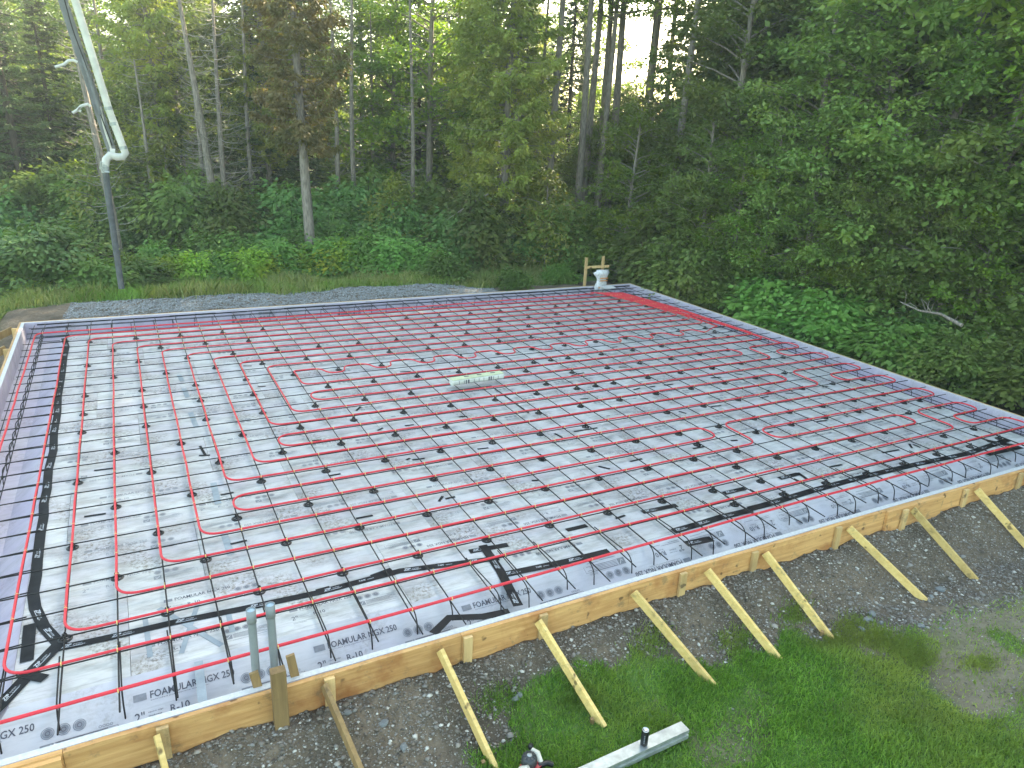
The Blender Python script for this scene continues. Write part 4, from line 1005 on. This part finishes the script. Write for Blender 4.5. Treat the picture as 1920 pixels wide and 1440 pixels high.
PR['cedarA'] = tree_proto('cedar', 12.0, 2.3, 1.4, 7, L_CEDAR, M['bark'], r0=.17, nb=190)
PR['cedarB'] = tree_proto('cedar', 12.5, 1.9, 3.6, 8, L_BROWN, M['bark'], r0=.17, bend=(-.035, 0), nb=150, dens=.8)
PR['cedarC'] = tree_proto('cedar', 11.0, 1.8, 3.0, 9, L_CEDAR, M['bark'], r0=.13, nb=130, dens=.7)
PR['tallA'] = tree_proto('broad', 17.0, 2.6, 10.0, 10, L_MAPLE, M['bark'], r0=.15, nb=55, dens=.8)
PR['sapling'] = tree_proto('broad', 3.8, 1.15, .3, 12, L_CEDAR, M['bark'], r0=.035, nb=34, dens=.8)
PR['snagA'] = snag_proto(9.5, .15, (-.06, 0), 21)
PR['snagB'] = snag_proto(8.5, .11, (-.02, 0), 22, 70, Lm=1.9)
PR['snagC'] = snag_proto(11, .10, (.0, 0), 23, 50, Lm=1.1, h0=2.5)
def plant(kind, x, y, sc=1.0, rz=None, label=None, group=None, cat='tree', name=None, szz=None):
    tm, cm = PR[kind]
    nm = name or {'broad': 'broadleaf_tree', 'maple': 'maple_tree', 'spruc': 'spruce_tree', 'cedar': 'cedar_tree', 'tallA': 'tall_tree', 'sapli': 'sapling', 'snagA': 'dead_tree', 'snagB': 'dead_tree', 'snagC': 'dead_tree'}[kind[:5]]
    t = empty(nm, (x, y, gz(x, y)), random.uniform(0, 6.28) if rz is None else rz, label=label, cat=cat, group=group)
    t.scale = (sc, sc, sc*(szz or 1))
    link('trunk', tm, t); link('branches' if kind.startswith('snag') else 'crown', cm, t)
    return t
def gpix(px, py, z=-.35):
    p = at(px, py, z)
    for _ in range(5): p = at(px, py, gz(p.x, p.y))
    return p.x, p.y
def dpix(px, D):    # position by picture column and distance along the view
    p = atD(px, 300, D); return p.x, p.y
# trees one can tell apart
H = [('cedarA', gpix(940, 500), 1.0, 0, 'yellow green cedar with a broad shaggy crown in the centre of the wood'),
     ('cedarB', gpix(583, 503), 1.0, 0, 'tall cedar with rust brown foliage and a bare pale trunk'),
     ('snagA', gpix(408, 480), 1.0, 0, 'leaning dead tree with a split trunk behind the weeds at left'),
     ('snagB', gpix(428, 478), 1.0, 2, 'thin bare tree standing right behind the leaning dead tree'),
     ('snagC', gpix(668, 470), 1.0, 0, 'straight bare grey trunk between the rust brown cedar and the maple'),
     ('snagC', gpix(700, 452), .8, 2, 'thin leaning pole of a tree right of the straight bare trunk'),
     ('snagB', dpix(212, 27), 1.05, 1, 'dead tree with drooping bare twigs just left of the hanging hose'),
     ('snagA', dpix(196, 21), .85, 0, 'leaning pale dead trunk with drooping bare twigs beside the pump boom'),
     ('mapleA', dpix(800, 28), 1.0, 0, 'maple with a forked pale trunk and bright green top'),
     ('tallA', dpix(1085, 27), 1.0, 0, 'tall straight tree with a thick trunk against the sky gap'),
     ('tallA', dpix(1128, 28), .92, 2, 'slimmer tall tree just right of the thick trunk in the sky gap'),
     ('tallA', dpix(1275, 25), 1.0, 3, 'tall tree with a grey trunk right of the sky gap'),
     ('cedarC', dpix(300, 26), 1.0, 0, 'thin green cedar rising between the two dead trees at left'),
     ('spruceA', dpix(30, 27), 1.0, 0, 'dark pointed spruce at the left edge of the picture'),
     ('mapleB', dpix(740, 30), 1.3, 0, 'bright green leafy tree behind the straight bare trunk'),
     ('mapleB', dpix(1190, 24), .76, 0, 'leafy green maple right of the yellow green cedar'),
     ('broadA', dpix(1370, 23), 1.0, 0, 'dense dark leafy tree right of the grey trunk'),
     ('broadB', dpix(1520, 21), 1.0, 1, 'dense leafy tree behind the big right-hand bushes'),
     ('broadA', dpix(1640, 20), 1.0, 2, 'tall leafy tree with pale forked limbs at upper right'),
     ('broadA', dpix(1780, 19), 1.0, 4, 'tall leafy tree second from the right edge'),
     ('broadB', dpix(1890, 17.5), 1.1, 3, 'leafy tree at the right edge of the picture'),
     ('mapleB', dpix(1440, 22), .85, 2, 'small bright leafy tree among the darker trees at right'),
     ('cedarC', dpix(500, 27), .95, 1, 'slim cedar behind the rust brown cedar')]
for kind, (x, y), sc, rz, lb in H: plant(kind, x, y, sc, rz, lb)
for px, py, sc, kd, lb in [(205, 470, 1.0, 'sapling', 'yellowish sapling behind the hanging hose'), (330, 470, 1.0, 'sapling', 'thin sapling in front of the leaning dead tree'), (735, 490, .8, 'sapling', 'yellowish sapling left of the big cedar'),
                           (1020, 510, .9, 'sapling', 'brownish sapling right of the big cedar trunk'), (1480, 560, .9, 'sapling', 'olive sapling behind the right-hand bushes')]:
    x, y = gpix(px, py); plant(kd, x, y, sc, None, lb, cat='sapling')
for px, D, sc in [(1120, 29, .66), (1150, 31, .74), (1185, 30, .70), (1215, 29, .68), (1245, 31, .72), (1105, 32, .75)]:
    x, y = dpix(px, D); plant('broadB', x, y, sc, None, 'low leafy tree closing the lower part of the sky gap', 'low leafy trees below the sky gap')
for px, D, sc, kd in [(345, 27, .95, 'snagC'), (470, 26, .9, 'snagC'), (630, 27, 1, 'snagC'), (772, 26, .9, 'snagC'), (1010, 28, 1, 'snagC'), (380, 25, .8, 'snagB'), (280, 24.5, .75, 'snagB')]:
    x, y = dpix(px, D); plant(kd, x, y, sc, None, 'slender bare grey trunk among the trees at left and centre', 'slender bare trunks among the trees', cat='tree')
for px, D, sc, kd in [(1330, 21.5, .62, 'broadB'), (1400, 20.8, .66, 'mapleB'), (1460, 20.5, .60, 'broadB'), (1545, 19.8, .66, 'broadB'), (1610, 19.2, .60, 'mapleB'), (1690, 18.6, .64, 'broadB'), (1760, 18.0, .6, 'broadB'), (1830, 17.4, .62, 'broadB'), (1900, 16.8, .6, 'mapleB')]:
    x, y = dpix(px, D); plant(kd, x, y, sc, None, 'low leafy tree in front of the tall trees at right', 'low leafy trees along the right side of the wood')
# trees behind, indistinguishable
random.seed(11)
kinds = ['spruceA', 'spruceB', 'broadA', 'broadB', 'spruceA', 'cedarC', 'broadA']
cnt = 0
def gap(px, D):   # keep the bright sky gap open
    return 1092 < px < 1285 and D > 26
for D, n_, s_ in ((29, 15, 1.0), (33, 17, 1.05), (38, 19, 1.1), (45, 20, 1.2), (54, 20, 1.3)):
    for k in range(n_):
        px = -260+(2420)*(k+random.uniform(.15, .85))/n_; d = D+random.uniform(-2, 2)
        kd = random.choice(kinds); sc = s_*random.uniform(.85, 1.15)
        if gap(px, d): kd = 'broadB'; sc = .70+.012*(d-28)
        x, y = dpix(px, d); plant(kd, x, y, sc, None, 'tall tree added behind the slab to keep sun patches off the foam', 'dark trees deep in the wood'); cnt += 1
for x, y, sc in ((15.2, 18.7, 1), (17.4, 19.6, 1.05), (18.5, 19.7, 1.15), (21.5, 21.3, 1.15), (18.7, 20.6, 1.05), (21.5, 21.8, 1), (14.3, 19.8, 1), (24.5, 24.0, 1.1)):  # added trees: crowns above the frame block the sun from the slab
    plant('tallA', x, y, sc, None, 'tall tree added behind the slab to keep sun patches off the foam', 'dark trees deep in the wood')
# right flank of the wood, partly outside the picture, shading the slab
for k in range(26):
    y = -9+k*1.0+random.uniform(-.4, .4); x = 21+random.uniform(-1, 1.5)+max(0, 3-.3*y)*.5
    if proj((x, y, 1))[2] > 0 and proj((x, y, 1))[0] < 1900: x += 2
    plant(random.choice(['broadA', 'spruceA', 'broadA', 'mapleA']), x, y, random.uniform(1.35, 1.7), None, 'one of the tall trees along the right flank of the wood', 'tall trees on the right flank of the wood')
for k in range(22):
    y = -11+k*1.5; x = 26+random.uniform(-1.5, 2)
    plant(random.choice(['spruceA', 'broadA']), x, y, random.uniform(1.7, 2.1), None, 'one of the tall trees along the right flank of the wood', 'tall trees on the right flank of the wood')

# ------------------------------------------------------------------ shrubs
def bush_proto(R, Hh, seed, leaf, n_st=40, ls=(.09, .17), dens=1.0):
    r = np.random.default_rng(seed); Ps, Ds, Us, Ls, Ws = [], [], [], [], []; st = MB()
    for b in range(n_st):
        az = r.uniform(0, 6.28); el = r.uniform(.25, 1.45); L = r.uniform(.75, 1.08)
        tip = np.array([R*math.cos(az)*math.cos(el), R*math.sin(az)*math.cos(el), Hh*math.sin(el)])*L
        b0 = np.array([r.normal(0, .12*R), r.normal(0, .12*R), -.1]); mid = (b0+tip)/2+np.array([0, 0, .18*Hh])
        st.tube([Vector(b0), Vector(mid), Vector(tip)], [.014, .010, .004], 4, cap=False)
        nc = 9
        for c in range(nc):
            t = .45+.6*r.random(); p = (1-t)**2*b0+2*t*(1-t)*mid+t*t*tip+r.normal(0, .10, 3)*R*.6
            p[2] = max(p[2], .08)
            nl = int(r.integers(12, 24)*dens); rad = .22
            q = r.normal(0, 1, (nl, 3))*np.array([rad*.7, rad*.7, rad*.25]); q[:, 2] -= (q[:, 0]**2+q[:, 1]**2)*.9
            hd = np.array([math.cos(az), math.sin(az), -.25]); Ps.append(p+q); Ds.append(q*2.0+hd*.4+r.normal(0, .08, (nl, 3)))
            Us.append(np.array([0, 0, 1.])+hd*.3+r.normal(0, .28, (nl, 3))); Ls.append(r.uniform(*ls, nl)); Ws.append(r.uniform(ls[0]*.6, ls[1]*.6, nl))
    cm = leaves(np.concatenate(Ps), np.concatenate(Ds), np.concatenate(Us), np.concatenate(Ls), np.concatenate(Ws), 'foliage', leaf)
    return st.mesh('stems', M['bark_dark']), cm
BP = {'deep': bush_proto(1.3, 1.25, 31, L_BUSHD, 56), 'bright': bush_proto(1.25, 1.15, 32, L_BUSH, 50, (.11, .19)), 'weed': bush_proto(.62, .62, 33, L_WEED, 30, (.06, .13)), 'weedg': bush_proto(.7, .75, 34, L_BUSH, 30, (.07, .14)), 'dark': bush_proto(1.3, 1.5, 35, L_MAPLED, 50)}
def shrub(kd, px, py, sc, lb, group=None, pos=None, cat='shrub', sz=1.0):
    x, y = pos or gpix(px, py); st, cm = BP[kd]
    t = empty('shrub', (x, y, gz(x, y)), random.uniform(0, 6), label=lb, cat=cat, group=group); t.scale = (sc, sc, sc*sz)
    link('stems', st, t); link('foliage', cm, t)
shrub('deep', 95, 550, 1.35, 'big round dark green bush at the left edge', sz=1.05); shrub('deep', 20, 548, 1.1, 'dark green bush cut by the left picture edge')
shrub('bright', 180, 555, .85, 'light green leafy bush left of the hose end'); shrub('bright', 260, 545, .75, 'yellow green bush right of the hose end')
for k, (px, py, sc, kd) in enumerate([(320, 532, 1.1, 'weed'), (370, 530, 1.2, 'weed'), (420, 528, 1.1, 'weedg'), (470, 525, 1.3, 'weed'), (520, 520, 1.3, 'weedg'), (555, 515, 1.2, 'weed'), (300, 520, 1.2, 'weedg'), (610, 515, 1.3, 'weedg'), (640, 512, 1.5, 'weed'), (690, 515, 1.5, 'weedg'), (740, 520, 1.4, 'weedg'), (790, 522, 1.3, 'weedg'), (830, 528, 1.0, 'weedg'), (240, 530, 1.1, 'weed'), (60, 560, .8, 'weed'), (390, 510, 1.3, 'weedg'), (450, 505, 1.3, 'weedg'), (570, 500, 1.4, 'weedg'), (660, 500, 1.5, 'weedg')]):
    shrub(kd, px, py, sc, 'leafy green weed clump in the row between the gravel heap and the wood', 'weed clumps along the edge of the wood', cat='weed', sz=1.1)
for px, py, sc, kd, lb in [(1180, 530, .9, 'bright', 'bright low bush just right of the wrapped manifold'), (1050, 530, .8, 'weedg', 'low green bush left of the manifold frame'), (960, 540, .8, 'weedg', 'low green bush behind the rear form, under the cedar'),
                           (1290, 550, 1.0, 'dark', 'dark bush beyond the far corner of the slab'), (1380, 575, 1.0, 'dark', 'dark bush left of the big right-hand bushes')]:
    shrub(kd, px, py, sc, lb)
for (x, y, sc, kd, lb) in [(16.9, 9.1, 1.3, 'bright', 'big light green bush beside the right form, farthest of the three'), (17.2, 7.1, 1.35, 'bright', 'big light green bush beside the right form, middle of the three'),
                           (17.1, 5.2, 1.1, 'bright', 'low light green bush beside the right form, nearest of the three'), (17.9, 3.9, 1.0, 'bright', 'light green bush at the right end of the bush row'), (18.4, 7.9, 1.2, 'deep', 'darker bush behind the light green bushes'), (18.7, 5.6, 1.1, 'deep', 'dark bush in front of the fallen log'),
                           (17.2, 3.6, .95, 'dark', 'dark low bush near the right end of the slab'), (17.7, 2.3, 1.05, 'dark', 'dark bush at the right edge of the picture'), (19.2, 3.9, 1.2, 'dark', 'tall dark bush at the right edge below the trees'),
                           (16.4, 10.6, .95, 'dark', 'dark bush near the far right corner'), (17.8, 10.2, 1.1, 'deep', 'deep green bush behind the far right corner')]:
    shrub(kd, 0, 0, sc, lb, pos=(x, y))
random.seed(5)
for k in range(56):
    px = -100+k*38+random.uniform(-15, 15); D = random.uniform(23.5, 27) if px < 1250 else random.uniform(20.5, 24)-max(0, px-1500)*.004
    shrub(random.choice(['dark', 'deep', 'dark']), 0, 0, random.uniform(1.0, 1.5), 'one of the dark undergrowth bushes beneath the first trees of the wood', 'undergrowth bushes along the foot of the wood', pos=dpix(px, D), sz=1.3)
# fallen log
a = at(1690, 566, .3); a = atD(1688, 566, 16.4); b = atD(1805, 605, 15.2)
mb = MB(); mb.tube([a, a.lerp(b, .33)+Vector((0, 0, -.05)), a.lerp(b, .66)+Vector((.03, .02, .02)), b-Vector((0, 0, .06))], [.012, .022, .030, .042], 8)
for k in range(9):
    p = a.lerp(b, random.uniform(.05, .9)); q = p+Vector((random.uniform(-.3, .3), random.uniform(-.2, .2), random.uniform(-.1, .35)))
    mb.tube([p, p.lerp(q, .5)+Vector((random.uniform(-.05, .05), 0, .06)), q], [.009, .006, .002], 5)
mb.build('fallen_log', M['bark'], label='pale fallen log lying among the undergrowth at right', cat='log')
a = atY(838, 412, 17.0); b = atY(915, 364, 17.0); mb = MB()
mb.tube([b, a.lerp(b, .5)+Vector((0, 0, .04)), a], [.03, .022, .006], 6); c_ = a.lerp(b, .35); mb.tube([c_, c_+Vector((-.22, 0, -.3))], [.012, .003], 5)
mb.build('dead_branch', M['deadwood'], label='bare pale branch jutting left from the big cedar trunk', cat='branch')
HAZE = .0022  # density of a thin volume added to imitate the lens veil
if HAZE:
    m = bpy.data.materials.new('haze_veil'); m.use_nodes = True; nt = m.node_tree; nt.nodes.clear()
    pv = N(nt, 'ShaderNodeVolumePrincipled'); pv.inputs['Color'].default_value = (.95, .97, .92, 1); pv.inputs['Density'].default_value = HAZE; pv.inputs['Anisotropy'].default_value = .35
    ou = N(nt, 'ShaderNodeOutputMaterial'); nt.links.new(pv.outputs[0], ou.inputs['Volume'])
    mb = MB(); mb.box((20, 25, 13), (170, 150, 31)); mb.build('haze', m, kind='stuff', label='thin pale haze added to stand in for glare in the lens', cat='haze')
print('objects', len(bpy.data.objects))
